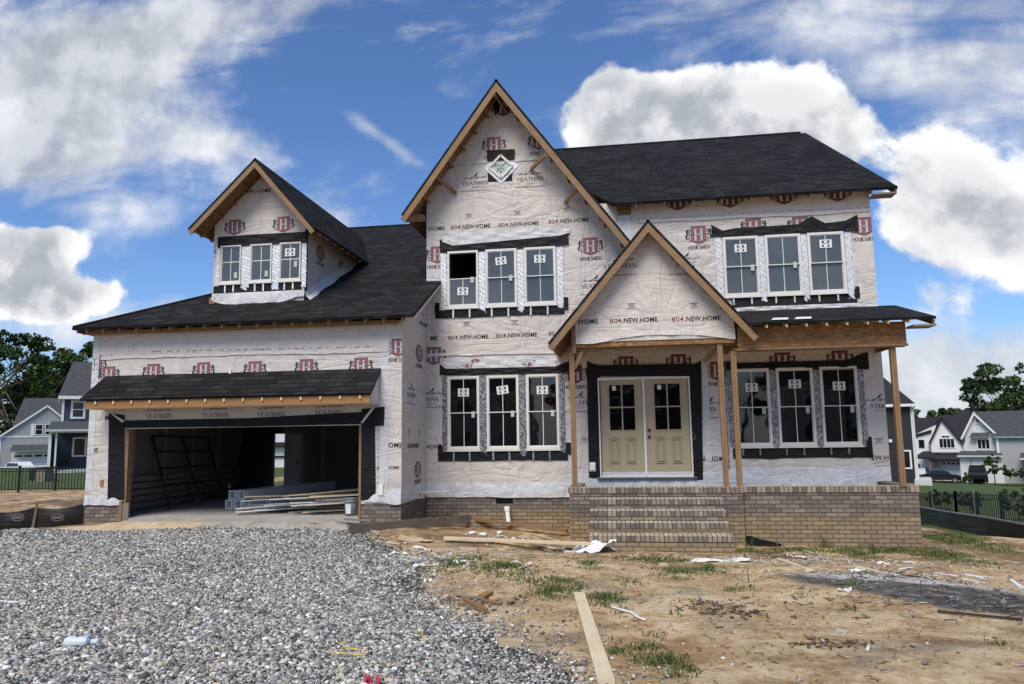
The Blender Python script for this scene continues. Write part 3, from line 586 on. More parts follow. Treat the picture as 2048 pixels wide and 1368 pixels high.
for k_ in range(1, 5):
    z = .71-.187*k_; y0 = PY-.285*k_; mb = MB()
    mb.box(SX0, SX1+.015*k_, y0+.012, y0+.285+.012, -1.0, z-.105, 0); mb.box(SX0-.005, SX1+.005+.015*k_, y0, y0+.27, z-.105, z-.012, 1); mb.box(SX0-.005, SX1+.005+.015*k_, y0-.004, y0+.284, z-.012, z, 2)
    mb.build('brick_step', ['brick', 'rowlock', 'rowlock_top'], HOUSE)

# wavy loose edges of wrap
def flap(mb, x0, x1, z0f, z1f, yf, n=60, rows=7, m=0, amp=.03, seed=0, T=lambda x, y, z: (x, y, z)):
    r = random.Random(seed); ph = [(r.uniform(1, 3.2), r.uniform(0, 6)) for _ in range(4)]; P = []
    for j in range(rows+1):
        for i in range(n+1):
            t = i/n; x = x0+(x1-x0)*t; zt = z1f(t) if callable(z1f) else z1f; zb = z0f(t) if callable(z0f) else z0f; s_ = j/rows
            wv = sum(math.sin(x*a*(2.2+k)+p+s_*(1.4 if k % 2 else -1.8)) for k, (a, p) in enumerate(ph))/4
            P.append(T(x, yf-.006-abs(amp*wv)*(s_**.7)*(1 if s_ > 0 else 0)-.004*s_, zt+(zb-zt)*s_+.012*wv*s_))
    F = [(j*(n+1)+i, (j+1)*(n+1)+i, (j+1)*(n+1)+i+1, j*(n+1)+i+1) for j in range(rows) for i in range(n)]
    mb.grid(P, F, m)
wob = lambda z, a, f, p=0: (lambda t: z+a*math.sin(f*t+p)+a*.5*math.sin(f*2.7*t+p*2))
mb = MB(); flap(mb, XL+.01, -1.09, wob(.40, .010, 7), .72, -.004, seed=1, amp=.05); flap(mb, -1.05, 1.9, wob(.46, .006, 9), .93, -.004, seed=2, m=0, amp=.05); flap(mb, 1.9, XR, wob(.46, .01, 6), 1.0, -.002, seed=3, amp=.05)
mb.build('loose_wrap_edge', 'wrap_clean', HOUSE, True)
mb = MB(); flap(mb, GX0, OX0-.02, wob(.41, .012, 6), .62, GY-.002, 20, seed=4); mb.build('loose_wrap_edge', 'wrap_clean', HOUSE, True); mb = MB(); flap(mb, OX1+.1, XL, wob(.45, .015, 4, 1), .72, GY-.002, 20, seed=5)
flap(mb, GY, 0, wob(.46, .012, 6), .72, -XL, 30, seed=6, T=lambda x, y, z: (-y, x, z)); mb.build('loose_wrap_edge', 'wrap_clean', HOUSE, True)

for x0, x1, z, s_ in ((XL+.02, -1.3, hit(1000, 706, 'Y', 0).z, 31), (.5, XR-.02, hit(1500, 432, 'Y', 0).z, 32), (-3.9, -1.6, hit(1000, 260, 'Y', 0).z-.75, 33), (-1.0, 1.9, hit(1300, 702, 'Y', 0).z, 34)):
    mb = MB(); flap(mb, x0, x1, wob(z-.04, .012, 5, s_), wob(z+.04, .01, 4, s_), -.006, 60, 3, amp=.012, seed=s_); mb.build('wrap_lap_seam', 'wrap', HOUSE, True)
mb = MB(); flap(mb, GX0+.2, XL-.3, wob(hit(500, 706, 'Y', GY).z-.05, .015, 5), hit(500, 706, 'Y', GY).z+.03, GY-.006, 60, 3, amp=.012, seed=35); mb.build('wrap_lap_seam', 'wrap', HOUSE, True)
# windows
def window(x0, x1, z0, z1, y, glass, sticker=None, tagp=None, opened=False, cross=False, parent=HOUSE, muntin_rows=False):
    f_ = .022 if cross else .042; mb = MB(); yo = y-.035
    mb.sheet(x0, x1, z0-.015, z1+.005, yo, y+.07, [(x0+f_, x1-f_, z0+f_, z1-f_)]); mb.box(x0-.03, x1+.03, yo-.018, y, z0-.05, z0-.02)
    zm = (z0+z1)/2 if not cross else None
    wd = mb.build('window', 'vinyl', parent)
    def sash(a, b, yy, bars):
        m_ = MB(); m_.sheet(x0+f_, x1-f_, a, b, yy, yy+.03, [(x0+f_+.016, x1-f_-.016, a+.020, b-.020)]); xm = (x0+x1)/2
        if bars: m_.box(xm-.0075, xm+.0075, yy+.004, yy+.018, a+.020, b-.020)
        if bars and muntin_rows: m_.box(x0+f_+.02, x1-f_-.02, yy+.006, yy+.016, (a+b)/2+.05-.009, (a+b)/2+.05+.009)
        m_.build('sash', 'vinyl', wd)
        q = MB(); q.box(x0+f_+.02, x1-f_-.02, yy+.012, yy+.016, a+.02, b-.02); q.build('pane', glass, wd)
    if cross: sash(z0+f_, z1-f_, yo+.02, True)
    else:
        if not opened: sash(zm-.015, z1-f_, yo+.012, True)
        sash(z0+f_, zm+.015, yo+.045 if not opened else yo+.02, True)
    def lab(px, pz, w_, h_, yy, r, big):
        m_ = MB(); cs, sn = math.cos(r), math.sin(r); Q = lambda a, b, e: (px+a*cs-b*sn, yy-e, pz+a*sn+b*cs)
        rc = lambda a, b, c_, d, mm, e: m_.face([Q(a, b, e), Q(c_, b, e), Q(c_, d, e), Q(a, d, e)], mm)
        rc(-w_/2, -h_/2, w_/2, h_/2, 0, .002)
        if big:
            for a in (-.5, .22):
                for b in (-.38, .10): rc(w_*a*.62, h_*b, w_*(a*.62+.17), h_*(b+.24), 1, .003)
            for b in (-.02, .36, .06): rc(-w_*.3, h_*b, w_*.32, h_*(b+.035), 2, .0035)
        m_.build('sticker', ['green_tag' if not big else 'paper', 'print_black', 'print_grey'], wd)
    if sticker: lab((x0+x1)/2+sticker[0], sticker[1], sticker[2] if len(sticker) > 2 else .25, .18, yo+.010, sticker[3] if len(sticker) > 3 else 0, True)
    if tagp: lab(x1-f_-.10, tagp, .075, .135, yo+.010 if not cross else yo+.02, 0, False)
    return wd
zc = lambda x, y, Y=0: hit(x, y, 'Y', Y).z
GS, GC = 'glass_screened', 'glass_clear'
for i, (a, b) in enumerate(WL):
    window(a, b, US, UH, 0, GS, [(0, zc(926, 583), .25, -.03), (0, zc(1002, 522), .25, .08), (0, zc(1079, 518), .25, 0)][i], [zc(944, 560), zc(1021, 556), None][i], opened=(i == 0))
    window(a, b, LS, LH, 0, GC, [(0, zc(927, 785)), (0, zc(1003, 780), .26, .12), (0, zc(1084, 780))][i], zc(947, 829))
for i, (a, b) in enumerate(WR):
    window(a-.03, b-.03, US, UH, 0, GS, [(0, zc(1479, 497)), None, (0, zc(1648, 488))][i], [zc(1500, 536), zc(1588, 530), None][i])
    window(a+.04, b+.04, LS, LH, 0, GC, [(0, zc(1499, 775)), (0, zc(1588, 768)), (0, zc(1676, 772))][i], zc(1523, 822))

# foil tape down the window sides, membranes above and below
def foil(xa, xb, z0, z1, y=0, par=HOUSE, name='foil_tape', m=None):
    mb = MB(); n = 26; P = []
    for i in range(n+1):
        z = z1+(z0-z1)*i/n; j = .006*math.sin(i*1.9+xa*7)
        for q in (0, .5, 1): P.append((xa+(xb-xa)*q+(j if q != .5 else 0), y-.010-.006*abs(math.sin(i*1.3+q*3+xa*5)), z))
    F = [(i*3+k, (i+1)*3+k, (i+1)*3+k+1, i*3+k+1) for i in range(n) for k in (0, 1)]
    mb.grid(P, F); return mb.build(name, m or ('foil' if z1 > 4.2 else 'foil_dark'), par)
def mullions(ws, z0, z1, top, bot, dl=.13, y=0):
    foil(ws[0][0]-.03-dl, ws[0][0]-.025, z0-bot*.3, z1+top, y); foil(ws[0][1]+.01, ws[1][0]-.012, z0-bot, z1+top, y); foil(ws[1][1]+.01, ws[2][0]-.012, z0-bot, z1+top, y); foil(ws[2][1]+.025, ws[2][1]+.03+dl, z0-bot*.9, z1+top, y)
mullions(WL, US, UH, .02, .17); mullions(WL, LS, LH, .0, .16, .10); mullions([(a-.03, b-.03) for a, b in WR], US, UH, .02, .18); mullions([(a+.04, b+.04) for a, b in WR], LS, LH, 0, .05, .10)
def film(pts, Y, name='membrane_tape', m='membrane', t=.006, off=.0, g_=None):
    mb = MB(); P = [hit(x, y, 'Y', Y) for x, y in pts]; mb.prism([(p.x, p.z) for p in P], Y-off-t, Y-off+.0, 0); return mb.build(name, m, HOUSE)
def head(pts_top, pts_bot, Y, off=.03):                 # strip: upper outline and lower outline, left to right
    mb = MB(); A = [hit(x, y, 'Y', Y) for x, y in pts_top]; B = [hit(x, y, 'Y', Y) for x, y in pts_bot]; n = 40; P = []
    def ip(L, x):
        for p, q in zip(L, L[1:]):
            if p.x <= x <= q.x+1e-6: return p.z+(q.z-p.z)*(x-p.x)/max(q.x-p.x, 1e-6)
        return L[-1].z if x > L[-1].x else L[0].z
    x0, x1 = min(A[0].x, B[0].x), max(A[-1].x, B[-1].x)
    xs = sorted({*[x0+(x1-x0)*i/n for i in range(n+1)], *[p.x for p in A+B]})
    for x in xs:
        za, zb = ip(A, x), ip(B, x)
        for k_ in range(4): P.append((x, Y-off-.010*math.sin(x*9+k_*2.1)*(k_ in (1, 2)), za+(zb-za)*k_/3))
    F = [(i*4+k_, i*4+k_+1, (i+1)*4+k_+1, (i+1)*4+k_) for i in range(len(xs)-1) for k_ in range(3)]
    mb.grid(P, F); return mb
head([(880, 479), (900, 488), (1125, 470), (1137, 464)], [(883, 506), (900, 507), (1120, 493), (1130, 490)], 0).build('membrane_tape', 'membrane', HOUSE)
head([(880, 728), (892, 738), (1110, 733), (1140, 722), (1155, 712)], [(884, 750), (900, 751), (1130, 746), (1158, 742)], 0).build('membrane_tape', 'membrane', HOUSE)
head([(1422, 450), (1445, 462), (1470, 457), (1596, 449), (1622, 433), (1650, 447), (1690, 442), (1714, 430)], [(1424, 474), (1445, 475), (1600, 468), (1714, 463)], 0).build('membrane_tape', 'membrane', HOUSE)
head([(1452, 722), (1475, 726), (1700, 720), (1712, 712), (1735, 704)], [(1452, 740), (1475, 741), (1712, 738), (1735, 739)], 0).build('membrane_tape', 'membrane', HOUSE)
# lighter turned-down wrap above the heads
head([(885, 466), (1000, 462), (1100, 456), (1140, 452)], [(885, 484), (905, 492), (1120, 472), (1140, 466)], 0, .040).build('turned_down_wrap', 'wrap_clean', HOUSE)
head([(880, 716), (1100, 712), (1122, 715)], [(880, 732), (897, 740), (1112, 735), (1122, 728)], 0, .009).build('turned_down_wrap', 'wrap_clean', HOUSE)
def sillband(x0p, x1p, zt, zb, Y, ups=(), name='membrane_tape'):
    mb = MB(); flap(mb, x0p, x1p, wob(zb, .006, 9, x0p), zt, Y-.004, 50, 5, amp=.022, seed=int(x0p*10) % 97)
    for a, z1 in ups: flap(mb, a, a+.11, zt-.1, z1, Y-.006, 4, 3, amp=.02)
    return mb.build(name, 'membrane', HOUSE, True)
def ticks(xs, zt, zb, Y):
    for x in xs: foil(x, x+.032, zb, zt, Y-.024, name='foil_strip')
sillband(-4.16, -1.20, US-.06, US-.245, 0, [(-4.17, US+.12), (-1.22, US+.13)]); ticks([WL[i][0]+q for i in range(3) for q in (.12, .50)], US-.05, US-.25, 0)
sillband(-4.10, -1.20, LS-.04, LS-.26, 0, [(-4.1, LS+.11), (-1.24, LS+.12)]); ticks([WL[i][0]+q for i in range(3) for q in (.12, .48)], LS-.05, LS-.26, 0)
sillband(2.42, 4.98, US-.05, US-.25, 0, [(4.93, US+.1)]); ticks([WR[i][0]+q for i in range(3) for q in (.12, .5)], US-.05, US-.2, 0)
sillband(2.28, 5.06, LS-.05, LS-.26, 0, [(4.95, LS+.16)]); ticks([WR[i][0]+q for i in range(3) for q in (.15, .5)], LS-.05, LS-.2, 0)
head([(1440, 619), (1500, 614), (1720, 606), (1753, 601)], [(1440, 629), (1755, 620)], 0, .035).build('turned_down_wrap', 'wrap_clean', HOUSE)
# diamond window in the gable
cx_, cz_ = hit(1002, 334, 'Y', 0).x, hit(1002, 334, 'Y', 0).z
film([(974, 302), (1030, 299), (1029, 320), (975, 324)], 0, off=.03); film([(975, 338), (1026, 336), (1024, 362), (976, 364)], 0, off=.002)
def diamond(r, y0, y1, m, name, par):
    mb = MB(); mb.prism([(cx_-r, cz_), (cx_, cz_-r), (cx_+r, cz_), (cx_, cz_+r)], y0, y1); return mb.build(name, m, par)
dw = diamond(.41, -.014, -.002, 'foil', 'diamond_window', HOUSE); 
dwf = MB()
for q in range(4):
    a, b = [(cx_-.27, cz_), (cx_, cz_-.27), (cx_+.27, cz_), (cx_, cz_+.27)][q], [(cx_, cz_-.27), (cx_+.27, cz_), (cx_, cz_+.27), (cx_-.27, cz_)][q]; dwf.beam((a[0], -.03, a[1]), (b[0], -.03, b[1]), .05, .045, 0, (0, 1, 0))
dwf.beam((cx_-.13, -.03, cz_-.13), (cx_+.13, -.03, cz_+.13), .012, .03, 0, (0, 1, 0)); dwf.beam((cx_+.13, -.03, cz_-.13), (cx_-.13, -.03, cz_+.13), .012, .03, 0, (0, 1, 0)); dwf.build('sash', 'vinyl', dw)
diamond(.25, -.022, -.018, 'green_tag', 'pane', dw)
st = MB()
for a, b in ((-.07, -.05), (.0, -.12), (.06, -.05), (-.01, .03), (-.12, .03)): st.box(cx_+a-.02, cx_+a+.02, -.025, -.0225, cz_+b-.02, cz_+b+.02)
st.build('sticker', 'print_black', dw)

# front double door
mb = MB(); mb.sheet(DLX-.01, DRX+.01, DB-.02, DH+.03, -.05, .08, [(DLX+.02, DRX-.02, DB, DH-.03)]); mb.box((DLX+DRX)/2-.025, (DLX+DRX)/2+.025, -.035, .05, DB+.02, DH-.03)
fd = mb.build('front_door', 'white_paint', HOUSE); mid = (DLX+DRX)/2
for a, b, kx in ((DLX+.03, mid-.028, None), (mid+.028, DRX-.03, 0)):
    gl0, gl1, gz0, gz1 = a+.20, b-.17, DB+.98, DH-.13; mb = MB(); mb.sheet(a, b, DB+.03, DH-.035, .0, .04, [(gl0, gl1, gz0, gz1)]); W_ = b-a
    for p, q in ((gl0-.02, gl0), (gl1, gl1+.02)): mb.box(p, q, -.014, 0, gz0-.02, gz1+.02)
    for p, q in ((gz0-.02, gz0), (gz1, gz1+.02)): mb.box(gl0, gl1, -.014, 0, p, q)
    gm = (gl0+gl1)/2; mb.box(gm-.014, gm+.014, -.008, .02, gz0, gz1); mb.box(gl0, gl1, -.006, .018, (gz0+gz1)/2-.014, (gz0+gz1)/2+.014)
    for p in (a+W_*.20, a+W_*.58):
        P0, P1 = p, p+W_*.23
        for i, (e, d_) in enumerate(((0, .022), (.03, .008), (.045, .030))): mb.sheet(P0+e, P1-e, DB+.27+e, DB+.83-e, -d_, .0-.0001*i, [(P0+e+.012, P1-e-.012, DB+.27+e+.012, DB+.83-e-.012)])
    lf = mb.build('door_leaf', 'door_cream', fd)
    MB().box(gl0-.005, gl1+.005, .012, .018, gz0-.005, gz1+.005).build('pane', GC, fd)
    MB().box(gl0+.07, gl0+.15, .009, .0115, gz1-.12, gz1-.02).build('sticker', 'paper', fd)
    if kx is not None:
        for zz in (.93, 1.07): MB().tube([(a+.06, 0, DB+zz-.1), (a+.06, -.04, DB+zz-.1)], .03, 0, 12).build('knob', 'knob', fd)
mb = MB(); mb.box(DLX-.08, DRX+.08, -.09, 0, DB-.05, DB-.021); mb.build('threshold', 'metal_grey', fd)
film([(1174, 722), (1192, 730), (1199, 733), (1205, 957), (1178, 955), (1174, 750)], 0, off=.02); film([(1378, 733), (1402, 722), (1406, 960), (1386, 958)], 0, off=.02); film([(1190, 731), (1387, 728), (1380, 753), (1196, 753)], 0, off=.055)
foil(hit(1165, 0, 'Y', 0).x, hit(1176, 0, 'Y', 0).x, zc(1170, 922), zc(1170, 728)); foil(hit(1399, 0, 'Y', 0).x+.01, hit(1410, 0, 'Y', 0).x+.02, zc(1400, 958), zc(1400, 735))
mb = MB(); x_ = hit(1181, 933, 'Y', 0); mb.box(x_.x-.02, x_.x+.11, -.03, 0, x_.z-.10, x_.z+.09); mb.box(x_.x, x_.x+.09, -.05, -.03, x_.z-.07, x_.z+.06); mb.build('outlet_box', 'white_plastic', HOUSE)
mb = MB(); x_ = hit(762, 980, 'Y', GY); mb.box(x_.x-.05, x_.x+.05, GY-.04, GY, x_.z-.10, x_.z+.10); mb.build('outlet_box', 'white_plastic', HOUSE)
mb = MB(); x_ = hit(204, 966, 'Y', GY); mb.box(x_.x-.035, x_.x+.035, GY-.02, GY, x_.z-.07, x_.z+.07); mb.build('outlet_box', 'lumber_orange', HOUSE)
mb = MB(); ring = [(hit(1386, 873, 'Y', 0).x+.045*math.cos(t/2), -.03, zc(1386, 873)+.06*math.sin(t/2)) for t in range(14)]; mb.tube(ring, .006, 0, 6); mb.build('cable_loop', 'metal_grey', HOUSE)
# white corner trim strip with bare timber above
mb = MB(); a_, b_ = hit(1237, 478, 'Y', 0), hit(1262, 430, 'Y', 0); mb.box(a_.x, b_.x, -.012, -.002, a_.z-.1, b_.z, 0); mb.box(a_.x, b_.x, -.012, -.002, b_.z, b_.z+.35, 1); mb.build('corner_strip', ['wrap_clean', 'lumber'], HOUSE)
mb = MB(); a_, b_ = hit(1413, 958, 'Y', 0), hit(1423, 700, 'Y', 0); mb.box(a_.x, a_.x+.13, -.012, -.002, a_.z, b_.z, 0); mb.build('corner_strip', ['wrap_clean'], HOUSE)
mb = MB(); mb.box(GX0+.0, GX0+.16, GY-.006, GY-.001, .7, 4.0); mb.build('corner_strip', 'wrap_clean', HOUSE); mb = MB(); mb.box(XL-.45, XL-.27, GY-.006, GY-.001, .8, 4.05); mb.build('corner_strip', 'wrap_clean', HOUSE)

# garage opening membranes
film([(219, 826), (250, 830), (250, 998), (243, 1001), (216, 1001)], GY, off=.012); film([(724, 818), (770, 813), (768, 851), (750, 852), (752, 1000), (722, 1000)], GY, off=.012)
head([(222, 828), (250, 841), (500, 836), (724, 824)], [(222, 852), (250, 856), (500, 853), (724, 848)], GY, .02).build('membrane_tape', 'membrane', HOUSE)
for p in ([(222, 826), (228, 828), (252, 842), (246, 845)], [(745, 815), (752, 814), (727, 846), (722, 846)]): film(p, GY, m='wrap_clean', off=.03, name='turned_down_wrap')

# ---------------------------------------------------------------- roofs
RM = ['shingle', 'osb', 'lumber']
def roof(name, polys, t=.055, smat=0):
    mb = MB()
    for p in polys: mb.slab(p, t, 0, 1, smat)
    return mb.build(name, RM, HOUSE)
GP = .504; gz = lambda y: 4.11+.03+GP*(y+2.3)
YR = 6.7; RX = -4.02; HX = -9.02
roof('garage_roof', [[(-11.5, -2.3, gz(-2.3)), (RX, -2.3, gz(-2.3)), (RX, 0.0, gz(0)), (-9.2, 0, gz(0))], [(-9.2, 0, gz(0)), (XL, 0, gz(0)), (XL, YR, gz(YR)), (HX, YR, gz(YR)), (HX, .18, gz(.18))],
   [(-11.5, -2.3, gz(-2.3)), (HX, .18, gz(.18)), (HX, YR+2, gz(.18)), (-11.5, YR+4, gz(-2.3))], [(HX, YR, gz(YR)), (XL, YR, gz(YR)), (XL, YR+6, gz(YR-6)), (HX, YR+6, gz(YR-6))]])
mb = MB(); mb.face([(HX+.1, .2, gz(.18)-.1), (HX+.1, YR, gz(YR)-.05), (HX+.1, YR+6, gz(.18)-.1)], 0); mb.build('roof_gable_panel', 'wrap', HOUSE)
mb = MB(); mb.tube([(-11.5+.03, -2.3, gz(-2.3)+.01), (HX, .18, gz(.18)+.01)], .035, 0, 6); mb.build('ridge_cap', 'shingle', HOUSE); mb = MB(); mb.tube([(HX, YR, gz(YR)+.005), (XL, YR, gz(YR)+.005)], .05, 0, 6); mb.build('ridge_cap', 'shingle', HOUSE)
# garage eave: rafter tails and sub-fascia
for k_ in range(19):
    x = -11.2+k_*.385; mb = MB(); mb.beam((x, -2.24, gz(-2.24)-.11), (x, GY+.05, gz(GY+.05)-.11), .038, .09, 0); mb.build('rafter_tail', 'lumber', HOUSE)
mb = MB(); mb.box(GX0-.15, -4.45, GY-.16, GY-.12, 4.02, 4.09); mb.box(GX0-.12, -4.45, GY-.12, GY-.002, 4.03, 4.06, 1); mb.build('eave_board', ['lumber', 'osb'], HOUSE)
mb = MB(); mb.beam((-11.44, -2.2, gz(-2.2)-.10), (-11.44, 8, 4.05), .04, .10); mb.build('barge_board', ['lumber', 'wrap_clean'], HOUSE); mb = MB(); mb.beam((RX-.03, -2.2, gz(-2.2)-.10), (RX-.03, -.02, gz(0)-.10), .035, .09, 1); mb.build('barge_board', ['lumber', 'wrap_clean'], HOUSE)
# main roof
mz = lambda y: 6.78+.59*(y+.35); MR = 6.5; EX = 5.84
roof('main_roof', [[(-.05, -.35, mz(-.35)), (EX, -.35, mz(-.35)), (EX, MR, mz(MR)), (-2.6, MR, mz(MR)), (-2.6, 4.7, mz(4.7))], [(-2.6, MR, mz(MR)), (EX, MR, mz(MR)), (EX, MR+5, mz(MR-5)), (-2.6, MR+5, mz(MR-5))]], .06)
# that front slope is only wanted right of the gable
for k_ in range(9):
    x = .45+k_*.61; mb = MB(); mb.beam((x, -.31, mz(-.31)-.11), (x, .0, mz(0)-.11), .038, .085, 0); mb.build('rafter_tail', 'lumber', HOUSE)
mb = MB(); mb.beam((EX-.03, -.3, mz(-.3)-.12), (EX-.03, MR, mz(MR)-.12), .035, .12); mb.box(XR, EX-.02, -.33, .0, mz(-.33)-.15, mz(-.33)-.115); mb.build('barge_board', 'lumber_grey', HOUSE)
mb = MB(); mb.tube([(-2.6, MR, mz(MR)+.005), (EX-.15, MR, mz(MR)+.005)], .05, 0, 6); mb.build('ridge_cap', 'shingle', HOUSE)
# front gable roof
def gable_roof(xc, zp, sl, sr, xl, xr, yf, ybl, ybr, name, bw=.125, looks=(), wall_y=0, t=.05, ply_side='osb', ridge_back=None):
    rb = ridge_back or max(ybl, ybr)
    zl, zr = zp-sl*(xc-xl), zp-sr*(xr-xc)
    roof(name, [[(xl, yf, zl), (xc, yf, zp), (xc, rb, zp), (xl, ybl, zl)], [(xc, yf, zp), (xr, yf, zr), (xr, ybr, zr), (xc, rb, zp)]], t)
    ca, cb = math.atan(sl), math.atan(sr)
    for (xe, ze, s_, sg) in ((xl, zl, sl, -1), (xr, zr, sr, 1)):
        a = math.atan(s_); dz_ = (t+bw/2)/math.cos(a)
        e = Vector((xe, yf+.025, ze-dz_)); r_ = Vector((xc, yf+.025, zp-dz_)); e = e+(r_-e).normalized()*.06
        # barge board as an upright plank cut plumb at the ridge
        n_ = Vector((-(r_-e).z, 0, (r_-e).x)).normalized(); n_ = n_ if n_.z > 0 else -n_
        hw = n_*(bw/2); top_r = zp-t/math.cos(a)-.002; bot_r = top_r-bw/math.cos(a)
        A = [(e+hw), Vector((xc, 0, top_r)), Vector((xc, 0, bot_r)), (e-hw)]
        mb = MB(); mb.prism([(p.x, p.z) for p in A], yf+.004, yf+.042); 
        for i in range(len(mb.ax)): mb.ax[i] = tuple((r_-e).normalized()) if i < 2 else None
        mb.build('barge_board', 'lumber', HOUSE)
        for q in looks:
            p = e+(r_-e)*q+n_*(-.0); mb = MB(); mb.beam((p.x-n_.x*.0, yf+.042, p.z+n_.z*.0), (p.x, wall_y-.003, p.z), .038, bw*.55, 0, tuple(n_)); mb.build('lookout', 'lumber', HOUSE)
gable_roof(gp_.x, gp_.z+.02, GSL, GSR, gl_.x, gr_.x+.1, -.62, 6.0, 1.0, 'gable_roof', looks=(.08, .2, .34, .47, .6, .73, .86), ridge_back=5.2)
for (a, b) in (((868, 350), (912, 386)), ((1092, 310), (1062, 338)), ((1158, 374), (1130, 405)), ((990, 188), (1012, 222))):
    p, q = hit(*a, 'Y', -.58), hit(*b, 'Y', -.03); mb = MB(); mb.beam(p, q, .045, .075); mb.build('brace', 'lumber', HOUSE)
p = hit(1005, 205, 'Y', 0); film([(990, 175), (1006, 205), (990, 232), (986, 205)], 0, off=.001)
# underside board at the left gable foot
mb = MB(); mb.beam((-4.74, -.5, 6.66), (-4.40, -.02, 6.80), .03, .16, 0); mb.build('soffit_block', 'lumber', HOUSE)

# porch gable
gable_roof(.62, 5.91, 1.18, 1.18, -1.40, 2.58, -1.95, .0, .0, 'porch_gable_roof', bw=.115, looks=(.3, .45, .6, .76), wall_y=-1.62)
mb = MB(); mb.prism([(-.87, 3.56), (2.2, 3.56), (2.2, 3.95), (.66, 5.74), (-.87, 4.02)], -1.62, -1.54, 0, 1)
W = Wall2(mb, lambda x, z, e: (x, -1.62-e, z), 2, -.86, 2.19); g = px2('Y', -1.62)
W.phone(*g(1267, 640)); W.phone(*g(1392, 637)); W.phone(*g(1175, 643), 9); W.yeat(*g(1240, 532), txt='YEATMAN', w_=.66); W.yeat(*g(1372, 530), txt='YEAT', w_=.70); W.mark(*g(1263, 612)); W.mark(*g(1388, 611))
mb.build('porch_gable_wall', ['wrap', 'osb']+PR, HOUSE)
def archz(t): return 3.53+.13*math.sin(min(max((t-.12)/.85, 0), 1)*math.pi)*(1 if t > .1 else .3)
mb = MB(); flap(mb, -.87, 2.21, archz, 3.75, -1.62, 50, 5, amp=.025, seed=9); mb.build('loose_wrap_edge', 'wrap', HOUSE, True)
mb = MB(); mb.box(-.88, 2.2, -1.60, -1.5, 3.46, 3.66, 0); mb.box(-.95, 2.2, -1.50, -1.46, 3.42, 3.47, 1); mb.build('porch_header', ['osb', 'lumber'], HOUSE)
mb = MB(); mb.box(-.95, -.87, -1.62, -1.50, 3.35, 4.12); mb.box(-.97, -.87, -1.50, -.0, 3.40, 3.60); mb.box(-.99, -.95, -1.56, -.0, 3.40, 3.42, 1); mb.build('porch_side_beam', ['lumber', 'osb'], HOUSE)
mb = MB(); mb.box(2.2, 2.26, -1.5, 0, 3.4, 3.6); mb.build('porch_side_beam', 'osb', HOUSE)
for sg, xe in ((-1, -1.36), (1, 2.54)):
    for k_ in range(5):
        y = -1.88+k_*.45; z = 5.91-1.18*abs(xe-.62); mb = MB(); mb.beam((xe, y, z-.12), (.62+(xe-.62)*.55, y, 5.91-1.18*abs(xe-.62)*.55-.12), .038, .11, 0, (0, 0, 1)); mb.build('rafter_tail', 'lumber', HOUSE)
mb = MB(); mb.box(-.95, 5.3, -1.45, -.02, 3.60, 3.62); mb.build('porch_ceiling', 'osb', HOUSE)
# right pent roof
roof('porch_roof', [[(2.40, -1.95, 3.79), (5.72, -1.95, 3.79), (5.72, 0, 4.33), (1.9, 0, 4.33)]], .05)
mb = MB(); mb.beam((5.69, -1.9, 3.79-.10), (5.69, -.0, 4.33-.10), .035, .09); mb.box(5.33, 5.72, -1.93, -1.55, 3.62, 3.655); mb.build('barge_board', 'lumber_grey', HOUSE)
for k_ in range(8):
    x = 2.75+k_*.36; mb = MB(); mb.beam((x, -1.92, 3.79-.07), (x, -1.6, 3.88-.07), .035, .07); mb.build('rafter_tail', 'lumber_pale', HOUSE)
mb = MB(); mb.box(2.25, 5.30, -1.62, -1.58, 3.34, 3.76, 0); mb.box(2.25, 5.30, -1.38, -1.34, 3.34, 3.7, 0); mb.box(2.2, 5.32, -1.64, -1.34, 3.30, 3.338, 1); mb.box(5.26, 5.32, -1.34, -.0, 3.34, 3.7, 0); mb.build('porch_beam', ['osb', 'lumber'], HOUSE)
mb = MB(); p = hit(1555, 650, 'Z', 3.85); 
for dx_ in (0, .42): mb.slab([(2.85+dx_, -1.85, 3.845), (3.15+dx_, -1.87, 3.84), (3.22+dx_, -1.6, 3.915), (2.95+dx_, -1.58, 3.92)], .003, 0, 0)
mb.build('shingle_wrapper', 'paper', HOUSE)
# posts
for px_, z1, ww in ((1150, 3.42, .10), (1453, 3.46, .095), (1480, 3.30, .10), (1806, 3.30, .10)):
    x = hit(px_, 975, 'Y', PY+.08).x; mb = MB(); mb.box(x-ww/2, x-.002, PY+.03, PY+.03+.09, .71, z1); mb.box(x+.002, x+ww/2, PY+.032, PY+.03+.088, .71, z1)
    for i in range(len(mb.ax)): mb.ax[i] = (0, 0, 1)
    mb.build('porch_post', 'lumber', HOUSE)
for a, b in (((1408, 722), (1450, 684)),):
    p, q = hit(*a, 'Y', -1.2), hit(*b, 'Y', -1.45); mb = MB(); mb.beam(p, q, .045, .09); mb.build('brace', 'lumber', HOUSE)
p, q = (-.92, -1.5, 3.05), (-.75, -1.5, 3.42); mb = MB(); mb.beam(p, q, .04, .08); mb.build('brace', 'lumber', HOUSE)

